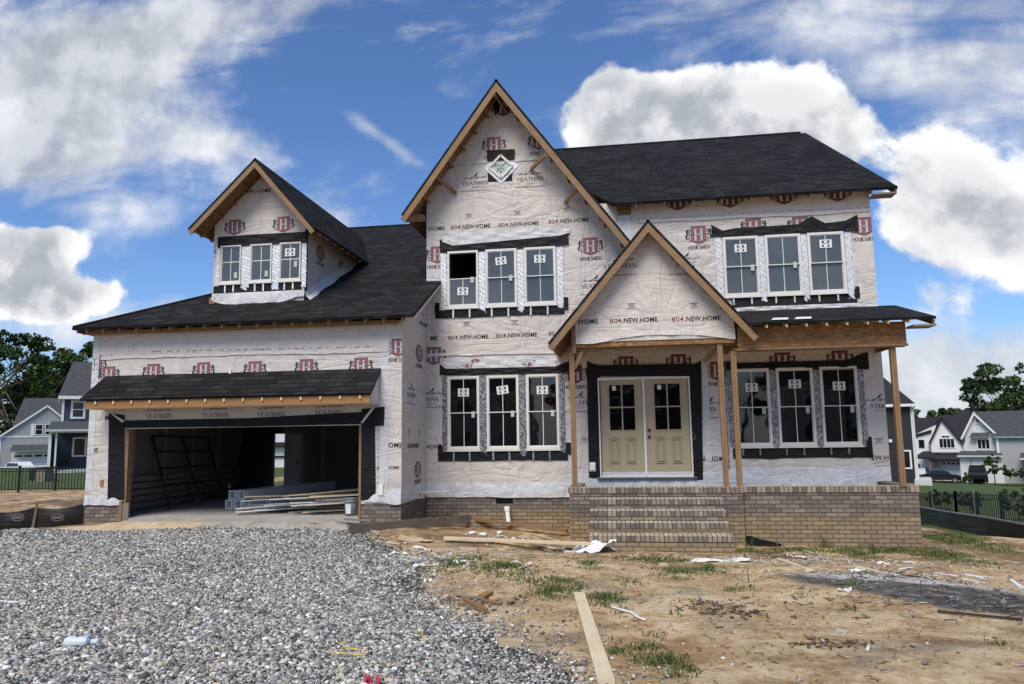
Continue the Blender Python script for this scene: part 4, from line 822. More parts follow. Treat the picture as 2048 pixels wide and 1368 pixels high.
# garage pent roof
pz0, pz1 = 2.60, 3.13; py0, py1 = GY-.62, GY
mb = MB(); mb.slab([(-11.05, py0, pz0), (-4.80, py0, pz0), (-4.80, py1, pz1), (-10.95, py1, pz1)], .04, 0, 1, 0); mb.build('garage_pent_roof', RM, HOUSE)
mb = MB(); mb.box(-10.93, -4.84, py0+.06, py0+.10, pz0-.20, pz0-.035, 0); mb.box(-10.93, -4.84, py0+.10, py1-.003, pz0-.205, pz0-.185, 1); 
for x in (-10.93, -4.88): mb.face([(x+(.04 if x > -6 else 0), py0+.1, pz0-.18), (x+(.04 if x > -6 else 0), py1, pz0-.18), (x+(.04 if x > -6 else 0), py1, pz1-.06), (x+(.04 if x > -6 else 0), py0+.1, pz0-.02)], 1)
for i in range(12): mb.ax[i] = (1, 0, 0)
mb.build('pent_roof_box', ['lumber_orange', 'wrap'], HOUSE)
for k_ in range(15):
    x = -10.7+k_*.405; mb = MB(); mb.box(x-.018, x+.018, py0+.03, py0+.058, pz0-.105, pz0-.045); mb.build('rafter_tail', 'lumber_pale', HOUSE)
mb = MB(); x = hit(461, 748, 'Y', GY).x; mb.box(x-.02, x+.02, GY-.03, GY, 3.1, 3.2); mb.build('flashing_clip', 'white_plastic', HOUSE)

# dormer
DX0, DX1, DY = -9.06, -6.87, -1.05; dzb = gz(DY)-.02
DWs = []
for a, b in ((442, 482.5), (501, 544), (559.5, 602)): DWs.append((hit(a, 530, 'Y', DY).x, hit(b, 530, 'Y', DY).x))
dz0, dz1 = hit(520, 563, 'Y', DY).z, hit(520, 489, 'Y', DY).z
dp_, dl_, dr_ = hit(510, 317, 'Y', DY-.55), hit(375, 459, 'Y', DY-.55), hit(629, 456, 'Y', DY-.55)
dxc, dzp = dp_.x, dp_.z+.02; dslL, dslR = (dp_.z-dl_.z)/(dp_.x-dl_.x), (dp_.z-dr_.z)/(dr_.x-dp_.x)
dtop = lambda x: dzp-(dslR*(x-dxc) if x > dxc else dslL*(dxc-x))
mb = MB(); mb.sheet(DX0, DX1, dzb, dz1+.02, DY, DY+.14, [(a, b, dz0, dz1) for a, b in DWs], 0, 1)
mb.prism([(DX0, dz1+.02), (DX1, dz1+.02), (DX1, dtop(DX1)-.10), (dxc, dzp-.10), (DX0, dtop(DX0)-.10)], DY, DY+.14, 0, 1)
W = Wall2(mb, lambda x, z, e: (x, DY-e, z), 2, DX0, DX1); g = px2('Y', DY)
W.crest(*g(470, 455), w_=.52, name=False); W.crest(*g(567, 449), w_=.52, name=False); W.phone(*g(513, 382), 1, h=.09); W.phone(*g(429, 503), 7, h=.09); W.stitches(*g(450, 422), *g(585, 412), 36); W.stitches(*g(433, 500), *g(430, 590), 24); W.stitches(*g(612, 470), *g(616, 590), 24)
mb.build('dormer_front_wall', ['wrap', 'osb']+PR, HOUSE)
for X_, nm in ((DX1, 1), (DX0, 0)):
    ztp = dtop(X_)-.09; yb = (ztp-4.14)/GP-2.3; mb = MB(); xx = X_ if nm else X_; 
    mb.face([(xx, DY, dzb), (xx, yb, ztp), (xx, DY, ztp)] if nm else [(xx, DY, dzb), (xx, DY, ztp), (xx, yb, ztp)], 0)
    if nm:
        W = Wall2(mb, lambda x, z, e: (DX1+e, x, z), 1, DY, yb); g = px2('X', DX1); W.crest(*g(641, 508), w_=.50); W.crest(*g(684, 537), w_=.46, name=False)
        # lapped hem along the roof
        n = 24; P = []
        for i in range(n+1):
            t = i/n*.93; y = DY+(yb-DY)*t
            for j, (o, q) in enumerate(((.012, .0), (.05, .10), (.14+.03*math.sin(i*.9), -.02))): P.append((DX1+o*(1 if j else .4), y, dzb+(ztp-dzb)*t+(.20 if j == 0 else .09 if j == 1 else .012)+.01*math.sin(i*2.1+j)))
        mb.grid(P, [(i*3+k_, i*3+k_+1, i*3+k_+4, i*3+k_+3) for i in range(n) for k_ in (0, 1)], 6)
    mb.build('dormer_side_wall', ['wrap']+PR+['wrap_clean'], HOUSE)
for i, (a, b) in enumerate(DWs): window(a, b, dz0, dz1, DY, GS, (0, hit(580, 505, 'Y', DY).z, .24) if i == 2 else None, [dz0+.17, dz0+.17, dz0+.36][i], cross=True, muntin_rows=True)
mullions(DWs, dz0, dz1, .02, .2, .10, DY)
head([(437, 475), (500, 470), (610, 464), (614, 462)], [(437, 497), (500, 492), (610, 486), (614, 486)], DY, .03).build('membrane_tape', 'membrane', HOUSE)
sillband(DX0+.03, DX1-.06, dz0-.06, dz0-.30, DY); ticks([DWs[i][0]+q for i in range(3) for q in (.12, .32)], dz0-.05, dz0-.22, DY)
mb = MB(); flap(mb, DX0+.02, DX1+.02, lambda t: dzb-.16*math.sin(math.pi*min(1, t*1.1))**.6+.10, dz0-.24, DY-.03, 40, 6, amp=.08, seed=21); mb.build('loose_wrap_edge', 'wrap_clean', HOUSE, True)
gable_roof(dxc, dzp, dslL, dslR, dl_.x, dr_.x, DY-.55, 2.2, 2.2, 'dormer_roof', bw=.10, looks=(.1, .32, .52, .74), wall_y=DY, ridge_back=6.0)
for k_ in range(7):
    y = DY-.1+k_*.42
    for a, b in ((dr_.x-.04, DX1), (dl_.x+.04, DX0)): mb = MB(); mb.beam((a, y, dtop(a)-.11), (b, y, dtop(b)-.11), .035, .075); mb.build('rafter_tail', 'lumber', HOUSE)
MB().box(DX0-.04, DX0+.1, DY-.05, DY+.04, dzb+.02, dzb+.16).build('corner_block', 'lumber', HOUSE)
# ---------------------------------------------------------------- terrain
def A3(px, py, d): p = at(px, py, d); return (p.x, p.y, p.z)
CP_ = [(-5, -11, 0), (3, -10.5, -.02), (0, -16, 0), (-8, -16, 0), (6, -16, -.05), (-12, -3.2, .0), (-11.3, -2.2, -.02), (-8, -3, .03), (-5.2, -2.4, .03), (-4.4, -2.3, -.02), (-4.2, -1.0, -.18), (-2.7, -.3, -.27), (-1.2, -1, -.30), (-1, -2.6, -.30), (1, -3.2, -.32), (2.3, -2.2, -.36), (5.4, -1.7, -.42), (7, -1.2, -.62),
  (6, -5, -.3), (3, -6, -.15), (-2, -5, -.10), (-3, -2.6, -.16), (-7, -6, 0), (-15.5, 1.3, -.45), (-14.3, 2.5, -.45), (-13, -1.5, -.25), (-20, 7, -.38), (-27, 16, -.6), (-40, 5, -.6), (-20, -5, -.2), (-45, 38, -.45), (-75, 80, -2.3), (-60, 60, -1),
  A3(2046, 1096, 20.5), A3(1960, 1076, 22), A3(1852, 1048, 30), A3(2010, 1052, 26), A3(1850, 1032, 36), A3(1850, 968, 54), A3(1950, 968, 92), A3(2048, 990, 60), A3(2150, 985, 70), (14, -6, -1.2), (30, 0, -2.2), (-5, 30, -.5), (3, 30, -.8), (0, 60, -1), (30, 140, -5), (-60, 160, -3), (100, 100, -5), (60, 60, -4.2)]
cpx = np.array(CP_)
def terrain(x, y):
    x = np.asarray(x, float); y = np.asarray(y, float); sh = x.shape; x, y = x.ravel(), y.ravel(); out = np.empty_like(x)
    for i in range(0, len(x), 20000):
        X, Y = x[i:i+20000, None], y[i:i+20000, None]; d2 = (X-cpx[:, 0])**2+(Y-cpx[:, 1])**2+.05; w_ = d2**-1.7; out[i:i+20000] = (w_*cpx[:, 2]).sum(1)/w_.sum(1)
    m = .03*np.sin(x*1.1+1.3*np.sin(y*.7))*np.sin(y*1.3+x*.4)+.012*np.sin(x*4.1+y*2.2)*np.sin(y*3.7-x)
    mask = 1/(1+np.exp(-(x-bxv(y))*3)); out += m*(.35+.65*mask)
    # rut and mounds on the dirt side
    out += .07*np.exp(-(((x-1.9)/1.3)**2+((y+8.9)/.8)**2))*-1+.05*np.exp(-(((x-.4)/.8)**2+((y+7.4)/.5)**2))+.045*np.exp(-(((x-3.2)/1.1)**2+((y+6.6)/.35)**2))
    out += .06*np.exp(-(((x+9.3)/1.5)**2+((y+2.55)/.38)**2))+.07*np.exp(-(((x+6.7)/1.5)**2+((y+2.5)/.4)**2))
    return out.reshape(sh)
_by = [-40, -13, -10.74, -9.94, -8.83, -7.99, -6.6, -5, -4.2, -3.2, -2.3]; _bx = [.6, .2, -.37, -.62, -1.45, -2.2, -2.65, -3.2, -3.7, -4.6, -5.1]
def bxv(y): return np.interp(y, _by, _bx)
def T1(x, y): return float(terrain(np.array([x]), np.array([y]))[0])
def gp(px, py):
    z = 0.
    for _ in range(30):
        p = hit(px, py, 'Z', z); z = .5*z+.5*T1(p.x, p.y)
    return Vector((p.x, p.y, T1(p.x, p.y)))
def axis_(segs):
    o_ = []
    for a, b, n in segs: o_ += list(np.linspace(a, b, n, endpoint=False))
    return np.array(o_+[segs[-1][1]])
gx_ = axis_([(-900, -120, 8), (-120, -40, 14), (-40, -15, 28), (-15, 9, 230), (9, 40, 60), (40, 160, 20), (160, 900, 8)]); gy_ = axis_([(-60, -17, 12), (-17, 3.5, 200), (3.5, 30, 60), (30, 160, 30), (160, 1200, 10)])
X, Y = np.meshgrid(gx_, gy_); Z = terrain(X, Y)
inside = (X > -11.1) & (X < 5.1) & (Y > -1.4) & (Y < np.where(X < -8, 5.2, 10.8)); Z = np.where(inside & (X < -4.6), np.minimum(Z, -.15), Z); Z = np.where(inside & (X > -.9), -.7, Z)
V = np.c_[X.ravel(), Y.ravel(), Z.ravel()]; nx_, ny_ = len(gx_), len(gy_); I = np.arange(nx_*ny_).reshape(ny_, nx_)
F = np.c_[I[:-1, :-1].ravel(), I[:-1, 1:].ravel(), I[1:, 1:].ravel(), I[1:, :-1].ravel()]
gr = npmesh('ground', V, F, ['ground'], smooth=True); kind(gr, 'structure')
ss = lambda a, b, x: np.clip((x-a)/(b-a), 0, 1)**2*(3-2*np.clip((x-a)/(b-a), 0, 1))
gx1, gy1 = V[:, 0], V[:, 1]
gravel = ss(.5, -.5, gx1-bxv(gy1))*ss(-2.35, -2.95, gy1+.25*np.sin(gx1*1.3))*ss(-14.5, -12.8, gx1-(gy1+3)*-.6)
ash = 1.8*np.exp(-(((gx1-3.9)/1.6)**2+((gy1+6.9+(gx1-3.9)*.60)/.95)**2)**1.3)+.9*np.exp(-(((gx1-3.1)/.75)**2+((gy1+6.0)/.45)**2))+.6*np.exp(-(((gx1-.9)/.35)**2+((gy1+8.0)/.14)**2))
def lawn(px, py): return 0
grassm = ss(14, 19, gy1)*ss(-18, -22, gx1)+ss(9.6, 11, gx1)*ss(5, 8, gy1)*.9+ss(11.5, 13, gy1)*(gx1 > -18)*(gx1 < 12)+ss(5.5, 6.3, gx1)*ss(-3.0, -1.5, gy1)*.25
grassm = np.clip(grassm, 0, 1)
za = gr.data.attributes.new('zone', 'FLOAT_COLOR', 'POINT'); za.data.foreach_set('color', np.c_[gravel, grassm, np.clip(ash, 0, 1), np.exp(-(((gx1-3.5)/1.5)**2+((gy1+5.9+(gx1-3.5)*.35)/.35)**2))].astype(np.float32).ravel())

# ---------------------------------------------------------------- crushed stone, pebbles, litter, grass blades
CUBE = np.array([(x, y, z) for z in (-1, 1) for y in (-1, 1) for x in (-1, 1)], float); CF = np.array([(0, 2, 3, 1), (4, 5, 7, 6), (0, 1, 5, 4), (2, 6, 7, 3), (0, 4, 6, 2), (1, 3, 7, 5)])
def stones(name, P, size, pal, w_=None, flat=.6, sink=.25):
    n = len(P); V = np.repeat(CUBE[None], n, 0)+rng.normal(0, .33, (n, 8, 3)); V *= (size[:, None]*rng.uniform(.55, 1.15, (n, 3))*np.array([1, .9, flat]))[:, None]*.5
    a = rng.uniform(0, 2*np.pi, n); t = rng.normal(0, .5, (n, 2)); c_, s_ = np.cos(a), np.sin(a)
    Rz = np.zeros((n, 3, 3)); Rz[:, 0, 0] = c_; Rz[:, 0, 1] = -s_; Rz[:, 1, 0] = s_; Rz[:, 1, 1] = c_; Rz[:, 2, 2] = 1
    Rx = np.zeros((n, 3, 3)); Rx[:, 0, 0] = 1; Rx[:, 1, 1] = np.cos(t[:, 0]); Rx[:, 1, 2] = -np.sin(t[:, 0]); Rx[:, 2, 1] = np.sin(t[:, 0]); Rx[:, 2, 2] = np.cos(t[:, 0])
    V = np.einsum('nij,nkj->nki', Rz @ Rx, V)+P[:, None, :]+np.array([0, 0, 1.])*(size*flat*(.5-sink))[:, None, None]
    F = (np.arange(n)[:, None, None]*8+CF[None]).reshape(-1, 4); ci = rng.choice(len(pal), n, p=w_); col = np.array(pal)[ci]*rng.uniform(.7, 1.25, (n, 1))
    return kind(npmesh(name, V.reshape(-1, 3), F, ['stone'], np.repeat(col, 8, 0)), 'stuff')
n = 520000; x = rng.uniform(-15.5, .3, n); y = -2.45-rng.uniform(0, 1, n)**.8*9.8
d_ = y+16.2; keep = (x < bxv(y)+rng.normal(-.3, .3, n)+.22*np.sin(y*2.1)+.12*np.sin(y*5.3+x)+rng.exponential(.35, n)*(rng.uniform(0, 1, n) < .3)) & (x > -13.3-(y+3)*.2*0-.0) & (np.abs(x-(-.149*d_)) < d_*.74+.4) & (y < -2.72-.14*np.sin(x*1.3)+rng.normal(0, .13, n))
x, y = x[keep], y[keep]; sz = np.exp(rng.normal(np.log(.0175), .45, len(x))); sz = np.clip(sz, .008, .05)
GPAL = [(.44, .43, .40), (.58, .565, .53), (.21, .205, .195), (.32, .32, .31), (.78, .76, .71), (.54, .46, .35), (.10, .098, .095), (.62, .57, .47)]
dust = (np.sin(x*.9+y*.5+np.sin(y*1.7))*np.sin(y*.8-x*.35+1) > .45) & (rng.uniform(0, 1, len(x)) < .55); keep = ~(dust & (rng.uniform(0, 1, len(x)) < .35)); x, y, sz, dust = x[keep], y[keep], sz[keep], dust[keep]
rut = .045*np.exp(-((x+5.1+(y+8)*.12)/.32)**2)+.045*np.exp(-((x+7.0+(y+8)*.12)/.32)**2)
stones('gravel', np.c_[x, y, terrain(x, y)+rng.uniform(-.004, .014, len(x))+.0*rut], sz*(1-.25*dust), GPAL, [.18, .15, .17, .13, .11, .08, .13, .05])
n = 26000; x = rng.uniform(-4.5, 7.5, n); y = rng.uniform(-12, -2.4, n); dd = np.abs(x-bxv(y)); keep = (x > bxv(y)-.2) & (rng.uniform(0, 1, n) < .18+.8*np.exp(-dd*1.6)); x, y = x[keep], y[keep]
stones('pebbles', np.c_[x, y, terrain(x, y)], np.clip(np.exp(rng.normal(np.log(.012), .5, len(x))), .006, .05), [(.38, .36, .33), (.52, .42, .28), (.26, .17, .095), (.62, .58, .50), (.16, .14, .12), (.42, .29, .16)])
def litter(name, n, xr, yr, pal, ln, wd, p=None, near=None):
    x = rng.uniform(*xr, n); y = rng.uniform(*yr, n)
    if near is not None:
        c_ = np.array(near)[rng.integers(0, len(near), n)]; x = c_[:, 0]+rng.normal(0, 1, n)*c_[:, 2]; y = c_[:, 1]+rng.normal(0, 1, n)*c_[:, 2]*.6
    P = np.c_[x, y, terrain(x, y)+rng.uniform(.004, .02, n)]; L = rng.uniform(*ln, n)/2; Wd = rng.uniform(*wd, n)/2; a = rng.uniform(0, 2*np.pi, n)
    V = CUBE[None]*np.stack([L, Wd, np.full(n, .003)+Wd*.15], 1)[:, None]; V[:, :, 2] += V[:, :, 0]*rng.normal(0, .18, (n, 1)); V[:, :, 1] += (V[:, :, 0]**2)/(L[:, None])*rng.normal(0, .5, (n, 1))
    c_, s_ = np.cos(a)[:, None], np.sin(a)[:, None]; X_ = V[:, :, 0]*c_-V[:, :, 1]*s_; Y_ = V[:, :, 0]*s_+V[:, :, 1]*c_
    V = np.stack([X_, Y_, V[:, :, 2]], 2)+P[:, None]; F = (np.arange(n)[:, None, None]*8+CF[None]).reshape(-1, 4)
    return kind(npmesh(name, V.reshape(-1, 3), F, ['stone'], np.repeat(np.array(pal)[rng.integers(0, len(pal), n)]*rng.uniform(.7, 1.2, (n, 1)), 8, 0)), 'stuff')
g1 = lambda px, py, r: (*gp(px, py)[:2], r)
litter('straw_litter', 3600, (-2.5, 7), (-12, -2.5), [(.30, .22, .13), (.5, .42, .28), (.16, .11, .07), (.36, .27, .17)], (.012, .06), (.002, .005))
litter('wood_chips', 420, (-3, 6.5), (-11, -2.6), [(.34, .25, .15), (.62, .58, .5), (.2, .13, .08)], (.03, .12), (.008, .025))
litter('white_chips', 420, (-3, 6), (-9, -3), [(.68, .67, .64), (.55, .52, .47)], (.02, .12), (.006, .03), near=[g1(900, 1110, .6), g1(980, 1130, .7), g1(1000, 1075, .5), g1(1800, 1130, .8), g1(1900, 1160, .9), g1(1480, 1120, .3), g1(1620, 1115, .6), g1(840, 1110, .4), g1(1690, 1125, .5)])
litter('charred_sticks', 260, (2, 6), (-8, -5), [(.03, .03, .03), (.10, .08, .07), (.3, .29, .28)], (.04, .20), (.004, .012), near=[g1(1850, 1190, .8), g1(1950, 1220, .8), g1(1760, 1150, .5), g1(1440, 1215, .3)])
litter('leaf_litter', 260, (2, 6), (-8, -5), [(.24, .14, .08), (.12, .07, .05), (.35, .25, .15)], (.03, .09), (.015, .04), near=[g1(960, 1205, .25), g1(1650, 1290, .15), g1(1440, 1225, .2), g1(1560, 1115, .3), g1(1260, 1115, .5)])
def blades(name, patches, per, h=(.04, .12), pal=((.045, .085, .02), (.08, .13, .03), (.12, .16, .05), (.2, .19, .08)), wd=.006, k_='stuff'):
    X, Y, Hh = [], [], []
    for (cx, cy, rx, ry, dn) in patches:
        m_ = int(per*rx*ry*dn*3.14)
        a = rng.uniform(0, 2*np.pi, m_); r = rng.uniform(0, 1, m_)**.75; ox, oy = cx+np.cos(a)*r*rx, cy+np.sin(a)*r*ry; lump = np.sin(ox*9+cy)*np.sin(oy*11+cx)+rng.normal(0, .5, m_) > -.25
        X.append(ox[lump]); Y.append(oy[lump]); Hh.append(rng.uniform(*h, m_)[lump]*(1.15-.7*r[lump]))
    x, y, hh = map(np.concatenate, (X, Y, Hh)); n = len(x); z = terrain(x, y)-.004; a = rng.uniform(0, 2*np.pi, n); lean = rng.uniform(.2, 1.1, n)*hh; b = rng.uniform(0, 2*np.pi, n)
    w2 = wd*rng.uniform(.6, 1.4, n); P0 = np.c_[x-np.cos(a)*w2, y-np.sin(a)*w2, z]; P1 = np.c_[x+np.cos(a)*w2, y+np.sin(a)*w2, z]; M = np.c_[x+np.cos(b)*lean*.35, y+np.sin(b)*lean*.35, z+hh*.65]; T_ = np.c_[x+np.cos(b)*lean, y+np.sin(b)*lean, z+hh]
    V = np.stack([P0, P1, M+np.c_[np.cos(a)*w2, np.sin(a)*w2, 0*x]*.8, T_, M-np.c_[np.cos(a)*w2, np.sin(a)*w2, 0*x]*.8], 1); i = np.arange(n)[:, None]*5
    F = np.concatenate([i+np.array([[0, 1, 2]]), i+np.array([[0, 2, 4]]), i+np.array([[4, 2, 3]])]); col = np.array(pal)[rng.integers(0, len(pal), n)]*rng.uniform(.7, 1.2, (n, 1))
    return kind(npmesh(name, V.reshape(-1, 3), F, ['grass'], np.repeat(col, 5, 0)), k_)
def gpat(px, py, rpx, rpy, dn=1.):
    p = gp(px, py); q = gp(px+rpx, py); r = gp(px, py-rpy); return (p.x, p.y, abs(q.x-p.x), max(abs(r.y-p.y), .08), dn)
PAT = [gpat(*a) for a in [(1010, 1136, 75, 16, .9), (900, 1130, 60, 14, .5), (960, 1118, 40, 8, .4), (1100, 1185, 55, 18, .9), (1120, 1165, 50, 14, .6), (1060, 1160, 50, 12, .5), (1210, 1198, 48, 14, 1.), (1160, 1180, 22, 12, .5),
   (1325, 1325, 75, 20, 1.3), (1290, 1300, 50, 14, .8), (1350, 1345, 40, 12, 1.), (1230, 1308, 40, 12, .6), (1300, 1275, 35, 8, .5), (1225, 1285, 22, 10, .4), (1180, 1130, 30, 8, .4), (1320, 1122, 90, 10, .5), (1350, 1145, 60, 12, .4), (1410, 1140, 50, 12, .5),
   (1260, 1165, 40, 8, .35), (1500, 1178, 30, 5, .5), (1460, 1182, 25, 5, .4), (1600, 1190, 40, 8, .3), (1700, 1170, 30, 8, .3), (1720, 1110, 35, 10, .5), (1800, 1100, 70, 10, .4), (1890, 1110, 50, 14, .5), (1930, 1078, 60, 8, .4), (1980, 1100, 60, 8, .25), (1880, 1080, 40, 10, .5),
   (1500, 1105, 60, 6, .4), (1600, 1102, 90, 6, .4), (1700, 1100, 90, 6, .4), (1790, 1103, 50, 6, .4), (1705, 1220, 14, 8, .6), (2000, 1290, 22, 5, .4), (1380, 1345, 25, 10, .5), (1500, 1310, 25, 6, .3), (740, 1128, 30, 8, .3), (1350, 1230, 30, 6, .2), (1240, 1220, 30, 8, .3)]]
blades('grass', PAT, 2100, (.02, .085))
blades('weeds', [(*gp(px, py)[:2], .10, .07, 1.) for px, py in ((1705, 1225), (1745, 1108), (1720, 1105), (1880, 1115), (1650, 1095), (1565, 1098), (1495, 1165), (1960, 1095), (1500, 1100), (1838, 1098))], 1500, (.10, .30), wd=.005)
# sand heaps in front of the garage slab
def heap(name, cx, cy, rx, ry, h, m, seed):
    r = np.random.default_rng(seed); n = 40; a, b = np.meshgrid(np.linspace(-1, 1, n), np.linspace(-1, 1, n)); x = cx+a*rx; y = cy+b*ry; rr = np.sqrt(a*a+b*b)
    z = terrain(x, y)+h*(np.clip(1-rr**1.7, -.25, 1))*(1+.28*np.sin(a*7+seed)*np.sin(b*5+1))+r.normal(0, h*.09, x.shape)+.04*h*np.sin(a*31+b*9)*np.sin(b*23)
    I = np.arange(n*n).reshape(n, n); return kind(npmesh(name, np.c_[x.ravel(), y.ravel(), z.ravel()], np.c_[I[:-1, :-1].ravel(), I[:-1, 1:].ravel(), I[1:, 1:].ravel(), I[1:, :-1].ravel()], [m], smooth=True), 'structure')
heap('sand_heap', -9.6, -2.5, 1.75, .40, .10, 'sand', 3); heap('sand_heap', -6.9, -2.48, 1.7, .34, .07, 'rubble', 5); heap('sand_heap', -5.5, -2.6, .55, .2, .10, 'rubble', 8)
# spoil bank behind the left silt fence
V = []; a_, b_ = at(-60, 1008, 27), at(172, 1004, 24.5); n = 50
for i in range(n):
    t = i/(n-1); p = a_.lerp(b_, t)
    for j, (o, z) in enumerate(((-2.2, -.55), (-1.2, -.18), (-.3, .10), (.6, .16), (1.8, -.1), (3, -.6))): V.append((p.x-o*-.3, p.y+o, p.z-.15+z+rng.normal(0, .05)))
I = np.arange(n*6).reshape(n, 6); kind(npmesh('dirt_bank', np.array(V), np.c_[I[:-1, :-1].ravel(), I[1:, :-1].ravel(), I[1:, 1:].ravel(), I[:-1, 1:].ravel()], ['soil_dark'], smooth=True), 'structure')

# ---------------------------------------------------------------- loose things on the plot
def plank(p, q, w_, h_, m, name, label, cat, group=None, up=(0, 0, 1), lift=0, twist=0):
    p, q = Vector(p), Vector(q); p.z += h_/2+lift; q.z += h_/2+lift; c0 = (p+q)/2; c0.z -= h_/2
    mb = MB(); mb.beam(p-c0, q-c0, w_, h_, 0, up); o = mb.build(name, m); o.location = c0; return tag(o, label, cat, group)
gpz = lambda px, py, dz=0: gp(px, py)+Vector((0, 0, dz))
plank(gpz(1158, 1192, .01), gpz(1213, 1372, .01), .125, .036, 'lumber_pale', 'timber_board', 'long clean pale timber board lying on bare soil in the foreground', 'timber board')
plank(gpz(696, 1071, .02), gpz(958, 1052, .10), .04, .17, 'lumber_grey', 'timber_board', 'weathered grey timber board on edge leading from the gravel towards the brick corner', 'timber board')
plank(gpz(850, 1040, .13), gpz(1135, 1073, .08), .09, .06, 'lumber', 'timber_board', 'brown timber beam running diagonally along the brick foundation', 'timber board')
plank(gpz(888, 1084, .05), gpz(1218, 1103, .10), .15, .04, 'lumber_pale', 'timber_board', 'long pale board lying flat below the white sheet beside the brick steps', 'timber board')
plank(gpz(1055, 1090, .05), gpz(1105, 1106), .07, .03, 'lumber_grey', 'timber_offcut', 'short grey offcut resting across the long pale board', 'timber offcut')
plank(gpz(1098, 1098, .02), gpz(1150, 1106), .07, .02, 'lumber_pale', 'timber_offcut', 'thin pale offcut lying just under the long pale board', 'timber offcut')
plank(gpz(1556, 1120), gpz(1618, 1144), .085, .036, 'lumber_pale', 'timber_offcut', 'pale yellow offcut lying on soil in front of the right brick wall', 'timber offcut')
for a, b, w_, h_, m, l in [((922, 1198), (968, 1200), .05, .02, 'lumber_grey', 'grey stick at the back of the small scrap heap'), ((930, 1208), (972, 1228), .055, .045, 'lumber', 'thick brown block at the front of the small scrap heap'), ((962, 1200), (980, 1188), .09, .03, 'lumber_orange', 'orange toned wood piece standing up in the small scrap heap'),
   ((915, 1212), (936, 1213), .05, .02, 'lumber', 'stubby wood piece at the left end of the small scrap heap'), ((968, 1206), (1002, 1211), .05, .02, 'lumber', 'flat wood piece at the right end of the small scrap heap')]:
    plank(gpz(*a, .02), gpz(*b, .01), w_, h_, m, 'wood_scrap', l, 'wood scrap', 'wood scraps in the small heap')
mb = MB(); p = gpz(1020, 1293); mb.box(-.10, .10, -.045, .045, -.01, .06, 0); o = mb.build('brick', 'sand', loc=p, rot=(0, 0, .15)); tag(o, 'tan brick lying alone at the edge of the gravel', 'brick')
p = gpz(912, 1041); mb = MB(); mb.box(-.09, .09, -.04, .04, 0, .12); tag(mb.build('brick', 'concrete', loc=p+Vector((0, .25, .02))), 'pale block resting on the timber beam against the brick foundation', 'brick')
def crumple(name, px, py, rx, ry, m, label, cat, seed, h=.06, group=None, rot=0, shape=None):
    p = gp(px, py); r = np.random.default_rng(seed); n = 17; P = []; base_ = terrain
    k1, k2 = r.uniform(2, 5, 2); ph = r.uniform(0, 6, 6)
    for i in range(n):
        for j in range(n):
            a, b = i/(n-1)*2-1, j/(n-1)*2-1; e = 1-.25*abs(math.sin(3*math.atan2(b, a)+ph[0]))-.15*math.sin(5*math.atan2(b, a)+ph[1])
            x = a*rx*e; y = b*ry*e; x, y = x*math.cos(rot)-y*math.sin(rot), x*math.sin(rot)+y*math.cos(rot)
            z = h*(.35+.5*math.sin(a*k1+ph[2]+b)+.5*math.sin(b*k2+ph[3]-a*2)*math.cos(a*3)+r.normal(0, .12)); P.append((x, y, T1(p.x+x, p.y+y)-p.z+max(.004, z)))
    mb = MB(); mb.grid(P, [(i*n+j, (i+1)*n+j, (i+1)*n+j+1, i*n+j+1) for i in range(n-1) for j in range(n-1)]); return tag(mb.build(name, m, loc=p), label, cat, group)
crumple('plastic_sheet', 1182, 1103, .50, .20, 'paper', 'crumpled white sheet draped over the pale board beside the brick steps', 'sheet', 3, .17)
crumple('crumpled_wrap', 1440, 1122, .50, .14, 'paper_dirty', 'flattened white wrap scrap on the soil in front of the steps', 'scrap', 4, .04)
crumple('cardboard_piece', 830, 1083, .42, .12, 'cardboard', 'torn brown cardboard lying below the grey board at the gravel edge', 'cardboard', 6, .05)
for i, (px, py, rx, l) in enumerate([(845, 1098, .2, 'narrow white paper strip below the brown cardboard'), (798, 1108, .16, 'small white scrap at the left of the litter beside the gravel'), (850, 1132, .2, 'crumpled white scrap next to the grey cup'), (856, 1163, .07, 'small square white scrap lowest at the gravel edge'),
   (1010, 1076, .22, 'white sheet scrap under the drain pipe'), (910, 1126, .17, 'white scrap left of the largest grass patch'), (1045, 1128, .16, 'white scrap at the right end of the largest grass patch'), (1600, 1116, .16, 'white scrap behind the pale yellow offcut'), (1760, 1127, .13, 'tilted white tile of scrap above the ash patch'), (1715, 1143, .13, 'grey white scrap at the left tip of the ash patch'), (1690, 1182, .08, 'tiny white scrap on bare soil left of the ash patch')]):
    crumple('paper_scrap', px, py, rx, .08 if rx > .1 else .05, 'paper' if i % 2 else 'paper_dirty', l, 'scrap', 20+i, .03, 'white scraps on the ground', rot=rng.uniform(-.5, .5))
for i, (px, py, a, l) in enumerate([(945, 1070, .5, 'short white pipe offcut left of the other two under the foundation vent'), (966, 1073, -.4, 'short white pipe offcut in the middle of the three under the foundation vent'), (1000, 1069, .9, 'short white pipe offcut right of the other two under the foundation vent')]):
    p = gpz(px, py, .035); mb = MB(); mb.tube([(-.07*math.cos(a), -.07*math.sin(a), 0), (.07*math.cos(a), .07*math.sin(a), .01)], .033, 0, 12); tag(mb.build('pipe_offcut', 'white_plastic', loc=p, smooth=True), l, 'pipe offcut', 'white pipe offcuts')
p = hit(1018, 1052, 'Y', -.22); mb = MB(); q = hit(1014, 1016, 'Y', -.12); mb.tube([(0, 0, 0), tuple(q-p)], .05, 0, 16); d_ = (q-p).normalized(); mb.tube([tuple((q-p)-d_*.07), tuple((q-p)+d_*.03)], .062, 0, 16)
tag(mb.build('drain_pipe', 'white_plastic', loc=p, smooth=False), 'white plastic drain pipe leaning upright against the brick foundation', 'pipe')
